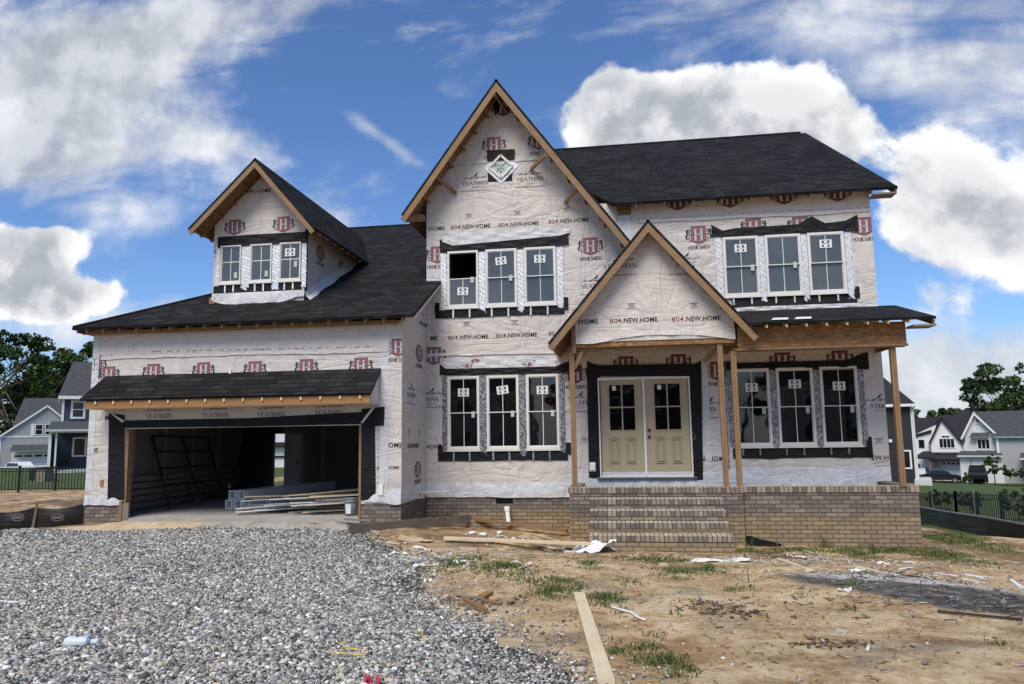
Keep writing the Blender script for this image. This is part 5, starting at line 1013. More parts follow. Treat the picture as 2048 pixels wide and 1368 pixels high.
# paper cup on its side
p = gpz(829, 1128, .035); mb = MB(); mb.tube([(-.05, 0, .005), (.05, .03, 0)], [.03, .04], 0, 14, False); tag(mb.build('cup', 'bucket_plastic', loc=p), 'pale grey cup on its side beside a white scrap at the gravel edge', 'cup')
# crushed bottle
p = gpz(160, 1293, .035); BT = thing('water_bottle', 'crushed clear plastic water bottle with blue label lying on gravel', 'bottle', p)
a = rad(8); ax_ = Vector((math.cos(a), math.sin(a), .03)); mb = MB(); mb.tube([p+ax_*t for t in (-.13, -.12, -.08, -.03, .02, .06, .075)], [.015, .05, .056, .044, .052, .046, .036], 0, 14); mb.build('bottle_body', 'bottle_plastic', BT, True)
mb = MB(); mb.tube([p+ax_*t for t in (.060, .074)], [.0485, .046], 0, 14, False); mb.build('bottle_label', 'blue_plastic', BT, True); mb = MB(); mb.tube([p+ax_*t for t in (.10, .125, .135, .16)], [.026, .022, .03, .03], 0, 14); mb.build('bottle_neck', 'bottle_plastic', BT, True)
# straps and cords
def cord(name, pts, r, m, label, cat, group=None):
    P = [gpz(*q, .02) for q in pts]; o_ = P[0].copy(); mb = MB(); fine = []
    for i in range(len(P)-1):
        for j in range(4): fine.append(P[i].lerp(P[i+1], j/4)-o_)
    fine.append(P[-1]-o_); mb.tube(fine, r, 0, 6); return tag(mb.build(name, m, loc=o_, smooth=True), label, cat, group)
cord('strap', [(676, 1290), (700, 1302), (735, 1306)], .008, 'yellow_plastic', 'upper of the two yellow straps crossing on the foreground gravel', 'strap'); cord('strap', [(645, 1308), (690, 1312), (728, 1315)], .008, 'yellow_plastic', 'lower of the two yellow straps crossing on the foreground gravel', 'strap')
cord('strap', [(841, 1262), (845, 1275), (850, 1288)], .008, 'yellow_plastic', 'short yellow strap alone on gravel right of the others', 'strap')
cord('cord', [(646, 1298), (625, 1305), (600, 1308)], .006, 'cream_plastic', 'pale cord curving left of the yellow straps', 'cord'); cord('cord', [(672, 1325), (682, 1345), (690, 1368)], .007, 'cream_plastic', 'cream cord running down to the bottom edge below the yellow straps', 'cord'); cord('cord', [(676, 1342), (655, 1358), (640, 1372)], .007, 'cream_plastic', 'cream cord bending left near the bottom edge', 'cord')
cord('cord', [(65, 1254), (82, 1266), (112, 1272)], .007, 'cream_plastic', 'pale bent cord on gravel above the crushed bottle', 'cord')
cord('stick', [(0, 1206), (25, 1209), (52, 1206)], .012, 'paper', 'white splinter of trim on gravel at the left picture edge', 'stick')
crumple('paper_scrap', 203, 1152, .13, .05, 'paper', 'lone white scrap in the middle of the left gravel', 'scrap', 51, .02, 'white scraps on the ground')
crumple('plastic_bag', 742, 1370, .07, .04, 'red_plastic', 'crumpled red plastic half out of frame at the bottom edge', 'bag', 52, .06)
cord('torn_tape', [(1222, 1217), (1245, 1224), (1262, 1228), (1275, 1238), (1290, 1244)], .012, 'paper', 'torn white tape strip on soil right of the long foreground board', 'tape')
cord('branch', [(1556, 1098), (1600, 1096), (1630, 1103)], .014, 'lumber_grey', 'bare grey branch lying along the right brick wall', 'branch'); cord('branch', [(1715, 1087), (1738, 1077), (1742, 1090)], .012, 'bark', 'bent dark branch leaning on the right brick wall', 'branch')
for i, (a, b, l) in enumerate([((1710, 1134), (1800, 1152), 'long white trim strip along the top of the ash patch'), ((1870, 1146), (1915, 1153), 'bent white trim strip above the right part of the ash patch'), ((1930, 1150), (1968, 1155), 'white trim strip second from the right picture edge'), ((2022, 1160), (2046, 1178), 'white trim strip touching the right picture edge'), ((1925, 1158), (1965, 1166), 'curled white trim strip just above the dark ash'), ((1805, 1124), (1832, 1124), 'short straight white trim strip farthest back near the wall'), ((1800, 1139), (1826, 1135), 'short white trim strip between two longer ones')]):
    plank(gpz(*a, .0), gpz(*b, .0), .05, .012, 'paper', 'trim_strip', l, 'trim strip', 'white trim strips around the ash patch')
for a, b, l in [((690, 1056), (760, 1066), 'pale lath on gravel before the brick corner of the garage'), ((752, 1084), (800, 1090), 'lath under the long grey board at the gravel edge'), ((1060, 1068), (1120, 1084), 'pale lath between the diagonal beam and the long pale board'), ((920, 1098), (1010, 1101), 'thin lath just below the long pale board'), ((800, 1122), (860, 1128), 'pale lath beside the grey cup'), ((1120, 1112), (1165, 1108), 'pale lath lying in front of the white sheet'), ((830, 1110), (845, 1105), 'grey flat offcut below the cardboard'), ((795, 1113), (845, 1120), 'thin brown lath beside the gravel litter'), ((1036, 1140), (1065, 1130), 'pale stick on the biggest grass patch'), ((925, 1127), (955, 1123), 'light lath left of the biggest grass patch')]:
    plank(gpz(*a, .01), gpz(*b, .01), .06 if 'flat' in l else .03, .015, 'lumber_pale', 'lath', l, 'lath')
plank(gpz(1875, 1226, .01), gpz(2046, 1243, .01), .02, .02, 'charred', 'charred_stick', 'long charred stick lying across the dark ash patch', 'stick')
rk = gpz(40, 1057, .03); 
def rock(p, r, label, seed, m='concrete'):
    q = np.random.default_rng(seed); mb = MB(); P = []
    for i in range(7):
        for j in range(9): t, f_ = math.pi*i/6, 2*math.pi*j/9; k_ = r*q.uniform(.8, 1.15); P.append((k_*1.3*math.sin(t)*math.cos(f_), k_*math.sin(t)*math.sin(f_), k_*.75*math.cos(t)))
    mb.grid(P, [(i*9+j, (i+1)*9+j, (i+1)*9+(j+1) % 9, i*9+(j+1) % 9) for i in range(6) for j in range(9)]); return tag(mb.build('rock', m, loc=p), label, 'rock')
rock(rk, .13, 'rounded grey rock at the foot of the left silt fence', 4); rock(gpz(1327, 1134, .02), .06, 'small tan rock on soil before the brick steps', 5, 'sand'); rock(gpz(1682, 1265, .0), .05, 'small grey stone in the dirt hollow', 6)
# rubble by the slab edge
for i, (a, b, m, l) in enumerate([((655, 1045), (740, 1052), 'lumber_grey', 'grey board lying along the garage slab edge'), ((690, 1040), (745, 1043), 'lumber_grey', 'darker board tucked behind the grey board at the slab edge'), ((620, 1043), (668, 1048), 'cardboard', 'brown rubbish strip at the garage slab edge')]):
    plank(hit(*a, 'Y', -2.25-.12*i)*1, hit(*b, 'Y', -2.3-.12*i)*1, .10, .03, m, 'debris_board', l, 'board')

# ---------------------------------------------------------------- inside the garage
FZ = .15
def gf(px, py): return hit(px, py, 'Z', FZ)
def gy(px, py, y): return hit(px, py, 'Y', y)
# hollow square posts, two rows
HP = [(460, 1006, 0), (479.5, 1006, 0), (499, 1005, 0), (519, 1003, 1), (540, 1002, 1), (466, 984, 2), (486, 983, 2)]
s_ = .20
b0 = gf(450, 1018); 
for i, (cx, lv, yo, l) in enumerate([(0, 0, 0, 'white square hollow post, leftmost of the bottom row'), (1, 0, 0, 'white square hollow post, second from the left in the bottom row'), (2, 0, 0, 'white square hollow post, third from the left in the bottom row'), (3.1, 0, .35, 'white square hollow post, fourth from the left in the bottom row'), (4.15, 0, .35, 'white square hollow post, rightmost of the bottom row'), (.35, 1, 0, 'white square hollow post, left one of the upper pair'), (1.38, 1, 0, 'white square hollow post, right one of the upper pair')]):
    x0 = b0.x+cx*.218; z0 = FZ+lv*.215+.004; mb = MB(); y0 = b0.y+yo; L = 3.4
    mb.sheet(x0, x0+s_, z0, z0+s_, y0, y0+L, [(x0+.022, x0+s_-.022, z0+.022, z0+s_-.022)]); 
    o = mb.build('hollow_post', 'white_paint'); 
    o.location = (x0, y0, z0); me_ = o.data; me_.transform(Matrix.Translation((-x0, -y0, -z0))); o.rotation_euler.z = rad(-14 if lv == 0 else -15); tag(o, l, 'hollow post', 'white hollow posts stacked in the garage')
# jumbled pile of boards
r = random.Random(5)
P0 = gf(488, 1030); pile = []
for i in range(26):
    x0 = P0.x+r.uniform(-.35, 1.5); y0 = P0.y+r.uniform(-.15, .6); a = rad(r.uniform(12, 46)); L = r.uniform(1.5, 3.2); z = FZ+.014+i*.015
    p, q = Vector((x0, y0, z)), Vector((x0+math.cos(a)*L, y0+math.sin(a)*L*.8, z+r.uniform(-.0, .10))); c0 = p.copy(); mb = MB(); mb.beam(p-c0, q-c0, r.choice((.12, .18, .14)), .016, 0)
    o = mb.build('siding_board', r.choice(('paper_dirty', 'white_paint', 'lumber_pale', 'white_paint')), loc=c0); tag(o, 'loose grey white board in the jumbled pile on the garage floor', 'board', 'boards in the jumbled garage pile')
for i, (a, b) in enumerate([((652, 1021), (690, 1012)), ((655, 1025), (700, 1018))]):
    plank(gf(*a), gf(*b)+Vector((0, 0, .02)), .07, .015, 'white_paint', 'siding_board', ['upper white board beside the grey bucket', 'lower white board beside the grey bucket'][i], 'board')
# bucket
p = gf(703, 1031); BK = thing('bucket', 'grey plastic bucket with white label by the right garage jamb', 'bucket', p); mb = MB(); mb.tube([p, p+Vector((0, 0, .36))], [.125, .15], 0, 24); mb.build('bucket_body', 'bucket_plastic', BK, True)
for q in (.28, .335): mb = MB(); mb.tube([p+Vector((0, 0, q)), p+Vector((0, 0, q+.02))], .160, 0, 24); mb.build('rim', 'bucket_plastic', BK)
mb = MB(); 
for i in range(5):
    t0, t1 = rad(235+i*10), rad(245+i*10); mb.face([(p.x+.139*math.cos(t0), p.y+.139*math.sin(t0), p.z+.05), (p.x+.139*math.cos(t1), p.y+.139*math.sin(t1), p.z+.05), (p.x+.150*math.cos(t1), p.y+.150*math.sin(t1), p.z+.24), (p.x+.150*math.cos(t0), p.y+.150*math.sin(t0), p.z+.24)])
mb.build('label_sticker', 'paper', BK)
# steel frame leaning on the left wall
Y0 = -.6; tl, tr, bl, br_ = hit(305, 872, 'X', -11.08), hit(416, 876, 'X', -11.08), hit(338, 1018, 'Z', .17), hit(446, 1000, 'Z', .17)
tm, bm_ = tl.lerp(tr, .5), bl.lerp(br_, .55)
SF = thing('steel_frame', 'dark steel scaffold frame leaning against the left garage wall', 'frame', bl)
for a, b in ((tl, bl), (tr, br_), (tm, bm_)): MB().tube([a, b], .026, 0, 8).build('upright', 'metal_dark', SF)
for t in (0, .22, .45, .68, .86): MB().tube([tl.lerp(bl, t), tr.lerp(br_, t)], .020, 0, 8).build('rung', 'metal_dark', SF)
for i, (a, b, l) in enumerate([((381, 958), (396, 1009), 'left short grey pipe leaning beside the steel frame'), ((400, 970), (408, 1005), 'right short grey pipe leaning beside the steel frame')]):
    p, q = gy(*a, 1.2), hit(*b, 'Z', .16); mb = MB(); mb.tube([q-q, p-q], .025, 0, 8); tag(mb.build('metal_pipe', 'metal_grey', loc=q), l, 'pipe')
for i in range(5):
    x = GX0+.22+.02*i; z = FZ+.12+i*.15; c0 = Vector((x, 1.4, FZ)); mb = MB(); mb.box(0, .05, -2.7, 3.0, z-.055-FZ, z+.055-FZ, 0, (0, 1, 0)); tag(mb.build('lumber_stack_board', 'lumber_grey', loc=c0), ['lowest', 'second lowest', 'middle', 'second highest', 'highest'][i]+' board on edge against the left garage wall', 'board', 'boards against the left garage wall')
for i, (a, b, m, l) in enumerate([((438, 860, 500, 1000), 4.6, 'lumber_orange', 'dark reddish board panel leaning at the back of the garage'), ((462, 858, 530, 965), 4.3, 'dark_room', 'nearly black panel leaning in front of the reddish one')]):
    p, q = gy(a[0], a[3], b-.7), gy(a[2], a[1], b+.4); mb = MB(); mb.beam((0, 0, 0), (.3, .9, 2.3), 1.1, .03, 0, (0, -1, .4)); tag(mb.build('panel', m, loc=(p.x+.02, b-.6, FZ+.02)), l, 'panel')
p = Vector((-8.7, .2, .0)); p = gy(479, 970, 1.0); mb = MB(); mb.tube([(0, 0, 0), (0, 0, .10)], .035, 0, 12); tag(mb.build('paint_can', 'print_pink', loc=(p.x, b0.y+.6, FZ+.43)), 'small mauve can standing on the hollow posts', 'can')
# ---------------------------------------------------------------- fences
def frame_xy(p): a = math.atan2(p.x-EYE.x, p.y-EYE.y); return -a
def silt(name, pts, h, label, n_posts, posts=True, sag=.12):
    o_ = pts[0].copy(); R_ = thing(name, label, 'silt fence', o_); mb = MB(); P = []; n = 60; L = len(pts)-1
    def pos(t): i = min(int(t*L), L-1); return pts[i].lerp(pts[i+1], t*L-i)
    for i in range(n+1):
        t = i/n; p = pos(t); s_ = abs(math.sin(t*n_posts*math.pi)); hh = h*(1-sag*s_)
        for j in range(5): q = j/4; P.append((p.x, p.y-.10*math.sin(q*3.1)*s_-.05*q, p.z-.12+(hh+.12)*q))
    mb.grid(P, [(i*5+j, (i+1)*5+j, (i+1)*5+j+1, i*5+j+1) for i in range(n) for j in range(4)]); mb.build('fabric', 'silt_fabric', R_, True)
    if posts:
        for i in range(n_posts+1):
            p = pos(i/n_posts); mb = MB(); mb.beam(p+Vector((0, -.08, -.1)), p+Vector((.05, -.02, h*1.18)), .05, .05); mb.build('stake', 'lumber_grey', R_)
    return R_
g0, g1_, g2 = at(-95, 1072, 17.0), at(15, 1066, 17.6), at(172, 1052, 18.2)
sf = silt('silt_fence', [g0, g1_, g2], .55, 'low black silt fence on wooden stakes left of the garage', 3)
for px, d in ((35, 17.5), (115, 17.9)):                                     # printed oval emblem
    p = at(px, 1035, d-.25); mb = MB(); P = [(p.x+.17*math.cos(t/12*math.pi), p.y, p.z+.08*math.sin(t/12*math.pi)) for t in range(24)]; mb.tube(P+[P[0]], .007, 0, 5, False)
    for q in range(5): mb.box(p.x-.12+q*.05, p.x-.09+q*.05, p.y-.005, p.y, p.z-.03, p.z+.03)
    mb.build('emblem', 'print_grey', sf)
silt('silt_fence', [at(1700, 1036, 40), at(1842, 1046, 29), at(1900, 1062, 24.5), at(1975, 1077, 22), at(2060, 1096, 20.5), at(2200, 1130, 19)], .62, 'long low black silt fence on the slope at the right', 8, False, .05)
mb = MB(); pts = [at(1700, 1036, 40), at(1842, 1046, 29), at(1900, 1062, 24.5), at(1975, 1077, 22), at(2060, 1096, 20.5), at(2200, 1130, 19)]
mb.tube([p+Vector((0, 0, .62)) for p in pts], .035, 0, 6); sfr = [o for o in COL.objects if o.name == 'silt_fence.001'][0]; mb.build('top_hem', 'metal_grey', sfr)
def iron_fence(name, a, b, h, nseg, label, pick=.12, pr=.012):
    R_ = thing(name, label, 'fence', a)
    for i in range(nseg+1): p = a.lerp(b, i/nseg); mb = MB(); mb.box(p.x-.04, p.x+.04, p.y-.04, p.y+.04, p.z-.2, p.z+h*1.06); mb.box(p.x-.05, p.x+.05, p.y-.05, p.y+.05, p.z+h*1.06, p.z+h*1.09); mb.build('post', 'fence_black', R_)
    for i in range(nseg):
        p, q = a.lerp(b, i/nseg), a.lerp(b, (i+1)/nseg); mb = MB(); n = max(int((q-p).length/pick), 2)
        for z in (.10, h*.84, h*.98): mb.beam(p+Vector((0, 0, z)), q+Vector((0, 0, z)), .03, .035)
        for k_ in range(1, n): s_ = p.lerp(q, k_/n); mb.box(s_.x-pr, s_.x+pr, s_.y-pr, s_.y+pr, s_.z+.03, s_.z+h*.98)
        mb.build('picket_panel', 'fence_black', R_)
    return R_
iron_fence('iron_fence', at(-120, 986, 33), at(180, 980, 36), 1.1, 4, 'black metal picket fence behind the dirt bank at the left', .13, .012)
ra = [at(1700, 1020, 48), at(1915, 1042, 30.5), at(2010, 1052, 26), at(2135, 1068, 22)]
iron_fence('iron_fence', ra[0], ra[1], 1.12, 6, 'black metal picket fence section nearest the brick porch at the right', .16, .011); iron_fence('iron_fence', ra[1], ra[3], 1.12, 4, 'black metal picket fence section reaching the right picture edge', .16, .011)
for i, (px, d, l) in enumerate([(1866, 35, 'thin wooden stake behind the right iron fence, left one'), (1952, 29, 'thin wooden stake behind the right iron fence, right one')]):
    p = at(px, 1040, d); mb = MB(); mb.box(-.05, .05, -.05, .05, -.2, 1.15); tag(mb.build('wooden_stake', 'lumber_grey', loc=p), l, 'stake')

# ---------------------------------------------------------------- neighbouring houses, built in their own frame (x right, y away, z up)
class Far:
    def __init__(s, name, px, py, d, label, cat='house', yaw=0):
        s.o = at(px, py, d); s.k = FOC/d; s.px, s.py = px, py
        s.R = thing(name, label, cat, (0, 0, 0)); s.R.location = s.o; s.R.rotation_euler.z = frame_xy(s.o)+rad(yaw); s.R['_o'] = (0, 0, 0)
    def x(s, px): return (px-s.px)/s.k
    def z(s, py): return (s.py-py)/s.k
    def part(s, name, mats, fn, parent=None): mb = MB(); fn(mb); return mb.build(name, mats, parent or s.R)
    def win(s, a, b, t, bt, y=0, n=1, rows=1, frame='white_paint', glass='car_glass', fw_=.07):
        x0, x1, z1, z0 = s.x(a), s.x(b), s.z(t), s.z(bt)
        def f(mb):
            mb.sheet(x0-fw_, x1+fw_, z0-fw_, z1+fw_, y-.06, y-.0, [(x0+(x1-x0)*i/n+fw_/3, x0+(x1-x0)*(i+1)/n-fw_/3, z0+(z1-z0)*j/rows+fw_/4, z0+(z1-z0)*(j+1)/rows-fw_/4) for i in range(n) for j in range(rows)])
        w_ = s.part('window', frame, f); s.part('pane', glass, lambda mb: mb.box(x0, x1, y-.03, y-.015, z0, z1), w_)
    def gable(s, name, xl, xr, xc, ze_l, ze_r, zp, y0, y1, m='far_roof', t=.2, fas='white_paint', over=.3):
        def f(mb):
            mb.slab([(xl, y0-over, ze_l), (xc, y0-over, zp), (xc, y1, zp), (xl, y1, ze_l)], t, 0, 1); mb.slab([(xc, y0-over, zp), (xr, y0-over, ze_r), (xr, y1, ze_r), (xc, y1, zp)], t, 0, 1)
        return s.part(name, [m, fas], f)
    def garage(s, a, b, t, bt, y=0, m='white_paint', lites=0):
        x0, x1, z1, z0 = s.x(a), s.x(b), s.z(t), s.z(bt)
        def f(mb):
            for i in range(4): mb.box(x0, x1, y-.05, y-.02, z0+(z1-z0)*i/4+.02, z0+(z1-z0)*(i+1)/4-.015)
            mb.box(x0-.15, x0, y-.09, y, z0, z1+.15, 0); mb.box(x1, x1+.15, y-.09, y, z0, z1+.15, 0); mb.box(x0, x1, y-.09, y, z1, z1+.15, 0)
        g_ = s.part('garage_door', m, f)
        for i in range(lites): w_ = (x1-x0)/lites; s.part('pane', 'car_glass', lambda mb: mb.box(x0+w_*i+.1, x0+w_*(i+1)-.1, y-.06, y-.05, z1-.42, z1-.15), g_)
# blue house
H = Far('blue_house', 117, 953, 55, 'dark blue clapboard house with a grey roof and a screened porch left of the garage')
X0, ZE = 0, H.z(793)
H.part('wall', ['siding_blue', 'white_paint'], lambda mb: (mb.box(.0, 10, 0, 9, 0, ZE), mb.box(-.06, .10, -.05, .12, 0, ZE, 1)))
H.part('roof', ['far_roof', 'white_paint'], lambda mb: (mb.slab([(H.x(108), -.5, ZE), (10.5, -.5, ZE), (10.5, 4.6, ZE+3.1), (H.x(131), 4.6, ZE+3.1)], .16, 0, 1), mb.slab([(H.x(131), 4.6, ZE+3.1), (10.5, 4.6, ZE+3.1), (10.5, 9.5, ZE), (H.x(108), 9.5, ZE)], .16, 0, 1), mb.slab([(H.x(108), -.5, ZE), (H.x(131), 4.6, ZE+3.1), (H.x(108), 9.5, ZE)], .16, 0, 1), mb.box(H.x(108), 10.5, -.56, -.5, ZE-.22, ZE+.02, 1)))
H.win(134, 154, 804, 835, 0, 1, 2, fw_=.12)
zp = H.z(863)
H.part('porch', ['white_paint', 'siding_blue', 'dark_room'], lambda mb: (mb.box(H.x(96), 8, -3, 0, 0, .55), mb.box(H.x(97), H.x(102), -3, -2.85, .55, zp), mb.box(H.x(108), H.x(111), -3, -2.9, .55, zp), mb.box(H.x(97), 8, -3.02, -2.85, zp-.15, zp+.05), mb.box(H.x(98), 8, -.2, -.02, .55, zp, 1), mb.box(H.x(170), H.x(174), -3, -2.9, .55, zp), mb.box(H.x(97), H.x(97)+.1, -2.85, 0, .55, zp, 2)))
H.part('porch_roof', ['far_roof', 'white_paint'], lambda mb: mb.slab([(H.x(92), -3.4, zp+.1), (8.5, -3.4, zp+.1), (8.5, 0, zp+.75), (H.x(100), 0, zp+.75)], .16, 0, 1))
H.win(140, 160, 878, 912, -.2, 1, 1, fw_=.1)
H.part('porch_chair', 'metal_dark', lambda mb: (mb.box(H.x(125), H.x(135), -1.5, -.9, .9, 1.0), mb.box(H.x(125), H.x(135), -.95, -.9, 1.0, 1.6), mb.box(H.x(125), H.x(126), -1.5, -1.4, .55, .9), mb.box(H.x(134), H.x(135), -1.5, -1.4, .55, .9)))
# white gabled house far left
H = Far('white_house', 40, 950, 92, 'pale grey and white gabled house with a garage at the left picture edge')
ze = H.z(874)
def f(mb):
    mb.box(H.x(-60), H.x(118), 0, 9, 0, ze, 0); xl, xc, xr = H.x(3), H.x(79), H.x(118)
    mb.prism([(H.x(3), ze), (H.x(118), ze), (H.x(118), H.z(846)), (H.x(79), H.z(816)), (H.x(3), H.z(870))], 0, .2, 0); mb.box(H.x(3), H.x(118), -.05, 0, ze-.1, ze+.1, 1); mb.box(H.x(2), H.x(5), -.05, 0, 0, ze, 1)
H.part('wall', ['siding_grey', 'white_paint'], f)
H.gable('roof', H.x(-4), H.x(121), H.x(79), H.z(876), H.z(846), H.z(810), 0, 7)
H.part('roof', ['far_roof', 'white_paint'], lambda mb: mb.slab([(H.x(22), 1.2, H.z(850)), (H.x(125), 1.2, H.z(850)), (H.x(125), 7, H.z(789)), (H.x(38), 7, H.z(791))], .2, 0, 1))
H.win(61, 73, 850, 870, -.04, 1, 2); H.win(78, 90, 850, 870, -.04, 1, 2)
for a, b in ((53, 59), (92, 98)): H.part('shutter', 'white_paint', lambda mb: mb.box(H.x(a), H.x(b), -.09, -.03, H.z(872), H.z(848)))
H.garage(27, 94, 908, 945, 0, 'white_paint', 4)
H.part('pent_roof', ['far_roof', 'white_paint'], lambda mb: mb.slab([(H.x(20), -1.2, H.z(902)), (H.x(100), -1.2, H.z(902)), (H.x(99), 0, H.z(890)), (H.x(24), 0, H.z(890))], .15, 0, 1))
# charcoal house just right of the porch
H = Far('charcoal_house', 1836, 968, 54, 'dark charcoal clapboard house with black roof seen behind the right porch post')
ZE = H.z(808)
H.part('wall', ['siding_charcoal', 'white_paint'], lambda mb: (mb.box(-9, 0, 0, 8, 0, ZE), mb.box(-.12, .02, -.04, .05, 0, ZE, 1), mb.box(-9, .3, -.05, 0, -.6, .02, 1)))
H.part('roof', ['far_roof_dark', 'white_paint'], lambda mb: (mb.slab([(-9, -.4, ZE), (H.x(1843), -.4, ZE), (H.x(1764), 4, H.z(722)), (-9, 4, H.z(722))], .14, 0, 1), mb.slab([(H.x(1843), -.4, ZE), (H.x(1843), 8.4, ZE), (H.x(1764), 4, H.z(722))], .14, 0, 1), mb.box(-9, H.x(1843), -.46, -.4, ZE-.2, ZE, 1)))
H.win(1806, 1826, 903, 936, -.01, 1, 1, fw_=.09)
H.part('vent', 'white_plastic', lambda mb: mb.box(H.x(1790), H.x(1796), -.08, 0, H.z(885), H.z(879)))
H.part('downspout', 'white_paint', lambda mb: (mb.tube([(.05, -.12, .1), (.05, -.12, ZE-.5), (.2, -.35, ZE-.1)], .06, 0, 6)))
H.part('foundation', 'foundation', lambda mb: mb.box(-.2, .9, -1.2, 3, -1, .35))
# white cottage A
H = Far('white_house', 1905, 962, 92, 'white gabled cottage with black roof and a tall window group behind the black car')
def f(mb):
    mb.box(H.x(1888), H.x(1960), .0, 7, 0, H.z(884), 0); mb.prism([(H.x(1873), H.z(905)), (H.x(1926), H.z(905)), (H.x(1926), H.z(884)), (H.x(1895), H.z(842)), (H.x(1873), H.z(886))], -.4, 0.1, 0); mb.box(H.x(1846), H.x(1877), .5, 7, 0, H.z(872), 0)
    mb.prism([(H.x(1840), H.z(872)), (H.x(1884), H.z(872)), (H.x(1884), H.z(850))], .5, .8, 0)
H.part('wall', 'white_paint', f)
H.gable('roof', H.x(1869), H.x(1930), H.x(1894.5), H.z(886), H.z(888), H.z(834), -.4, 2.5, 'far_roof_dark', .22, 'far_roof_dark')
H.part('roof', ['far_roof_dark', 'white_paint'], lambda mb: (mb.slab([(H.x(1895), -.2, H.z(884)), (H.x(1945), -.2, H.z(884)), (H.x(1965), 4, H.z(829)), (H.x(1890), 4, H.z(830))], .2, 0, 1), mb.slab([(H.x(1836), .2, H.z(874)), (H.x(1874), .2, H.z(862)), (H.x(1890), 3.5, H.z(834)), (H.x(1833), 3.5, H.z(834))], .2, 0, 0)))
H.win(1888, 1914, 878, 896, -.4, 4, 1, fw_=.08); H.win(1893, 1906, 872, 876, -.4, 2, 1, fw_=.06); H.win(1852, 1860, 881, 895, .48, 1, 1, 'print_black')
H.garage(1889, 1921, 923, 957, -.0, 'white_paint', 4)
H.part('pillar', 'concrete', lambda mb: (mb.box(H.x(1875), H.x(1886), -.4, .0, 0, H.z(920)))); H.part('pillar', 'concrete', lambda mb: mb.box(H.x(1923), H.x(1934), -.4, .0, 0, H.z(918)))
H.part('pent_roof', 'far_roof_dark', lambda mb: (mb.slab([(H.x(1840), -1.5, H.z(915)), (H.x(1877), -1.5, H.z(915)), (H.x(1877), 0, H.z(903)), (H.x(1858), 0, H.z(903))], .2, 0, 0), mb.slab([(H.x(1868), -1.6, H.z(918)), (H.x(1927), -1.6, H.z(918)), (H.x(1924), 0, H.z(908)), (H.x(1876), 0, H.z(908))], .25, 0, 0)))
H.part('porch_post', 'lumber_orange', lambda mb: (mb.box(H.x(1843), H.x(1845), -1.4, -1.25, 0, H.z(916)))); H.part('porch_post', 'lumber_orange', lambda mb: mb.box(H.x(1868), H.x(1870), -1.4, -1.25, 0, H.z(916)))
H.part('door', 'dark_room', lambda mb: mb.box(H.x(1846), H.x(1850), .44, .5, 0, 2.1))
# white cottage B
H = Far('white_house', 1968, 966, 80, 'white boarded house with grey roof, open garage and small tree in front')
def f(mb):
    mb.box(H.x(1935), H.x(2003), 1.0, 8, 0, H.z(905), 0); mb.prism([(H.x(1942), H.z(912)), (H.x(1997), H.z(912)), (H.x(1997), H.z(870)), (H.x(1961), H.z(832)), (H.x(1942), H.z(872))], 1.0, 1.3, 0)
    mb.box(H.x(1997), H.x(2180), .4, 9, 0, H.z(873), 1); mb.box(H.x(1930), H.x(1950), .0, 1, 0, H.z(914), 0); mb.box(H.x(1947), H.x(2003), .0, 1.2, H.z(932), H.z(914), 0); mb.box(H.x(1970), H.x(2003), .0, 1, 0, H.z(932), 0)
H.part('wall', ['siding_white', 'siding_grey'], f)
H.part('garage_interior', 'dark_room', lambda mb: mb.box(H.x(1950), H.x(1970), .9, 1.0, 0, H.z(932)))
H.gable('roof', H.x(1934), H.x(2002), H.x(1961), H.z(878), H.z(874), H.z(824), 1.0, 5, 'far_roof', .2, over=.5)
H.part('roof', ['far_roof', 'white_paint'], lambda mb: mb.slab([(H.x(1992), -.1, H.z(874)), (H.x(2200), -.1, H.z(874)), (H.x(2200), 5, H.z(822)), (H.x(1962), 5, H.z(822))], .2, 0, 1))
H.win(1963, 1984, 880, 899, 1.0, 3, 1, fw_=.12); H.win(1964, 1969, 839, 846, 1.0, 1, 1, fw_=.12)
H.part('pent_roof', ['far_roof', 'white_paint'], lambda mb: (mb.slab([(H.x(1926), -.6, H.z(911)), (H.x(2004), -.6, H.z(911)), (H.x(2000), 1, H.z(903)), (H.x(1932), 1, H.z(903))], .2, 0, 1), mb.slab([(H.x(1950), .3, H.z(875)), (H.x(1984), .3, H.z(875)), (H.x(1985), 1, H.z(866)), (H.x(1955), 1, H.z(866))], .12, 0, 1)))
H.part('porch_roof', ['far_roof', 'white_paint'], lambda mb: mb.slab([(H.x(2030), -2, H.z(915)), (H.x(2200), -2, H.z(915)), (H.x(2200), .4, H.z(906)), (H.x(2034), .4, H.z(906))], .2, 0, 1))
H.part('porch_post', 'white_paint', lambda mb: mb.box(H.x(2041), H.x(2046), -1.8, -1.5, 0, H.z(915)))
H.part('corner_board', 'white_paint', lambda mb: mb.box(H.x(1995), H.x(1999), .3, .45, 0, H.z(875)))
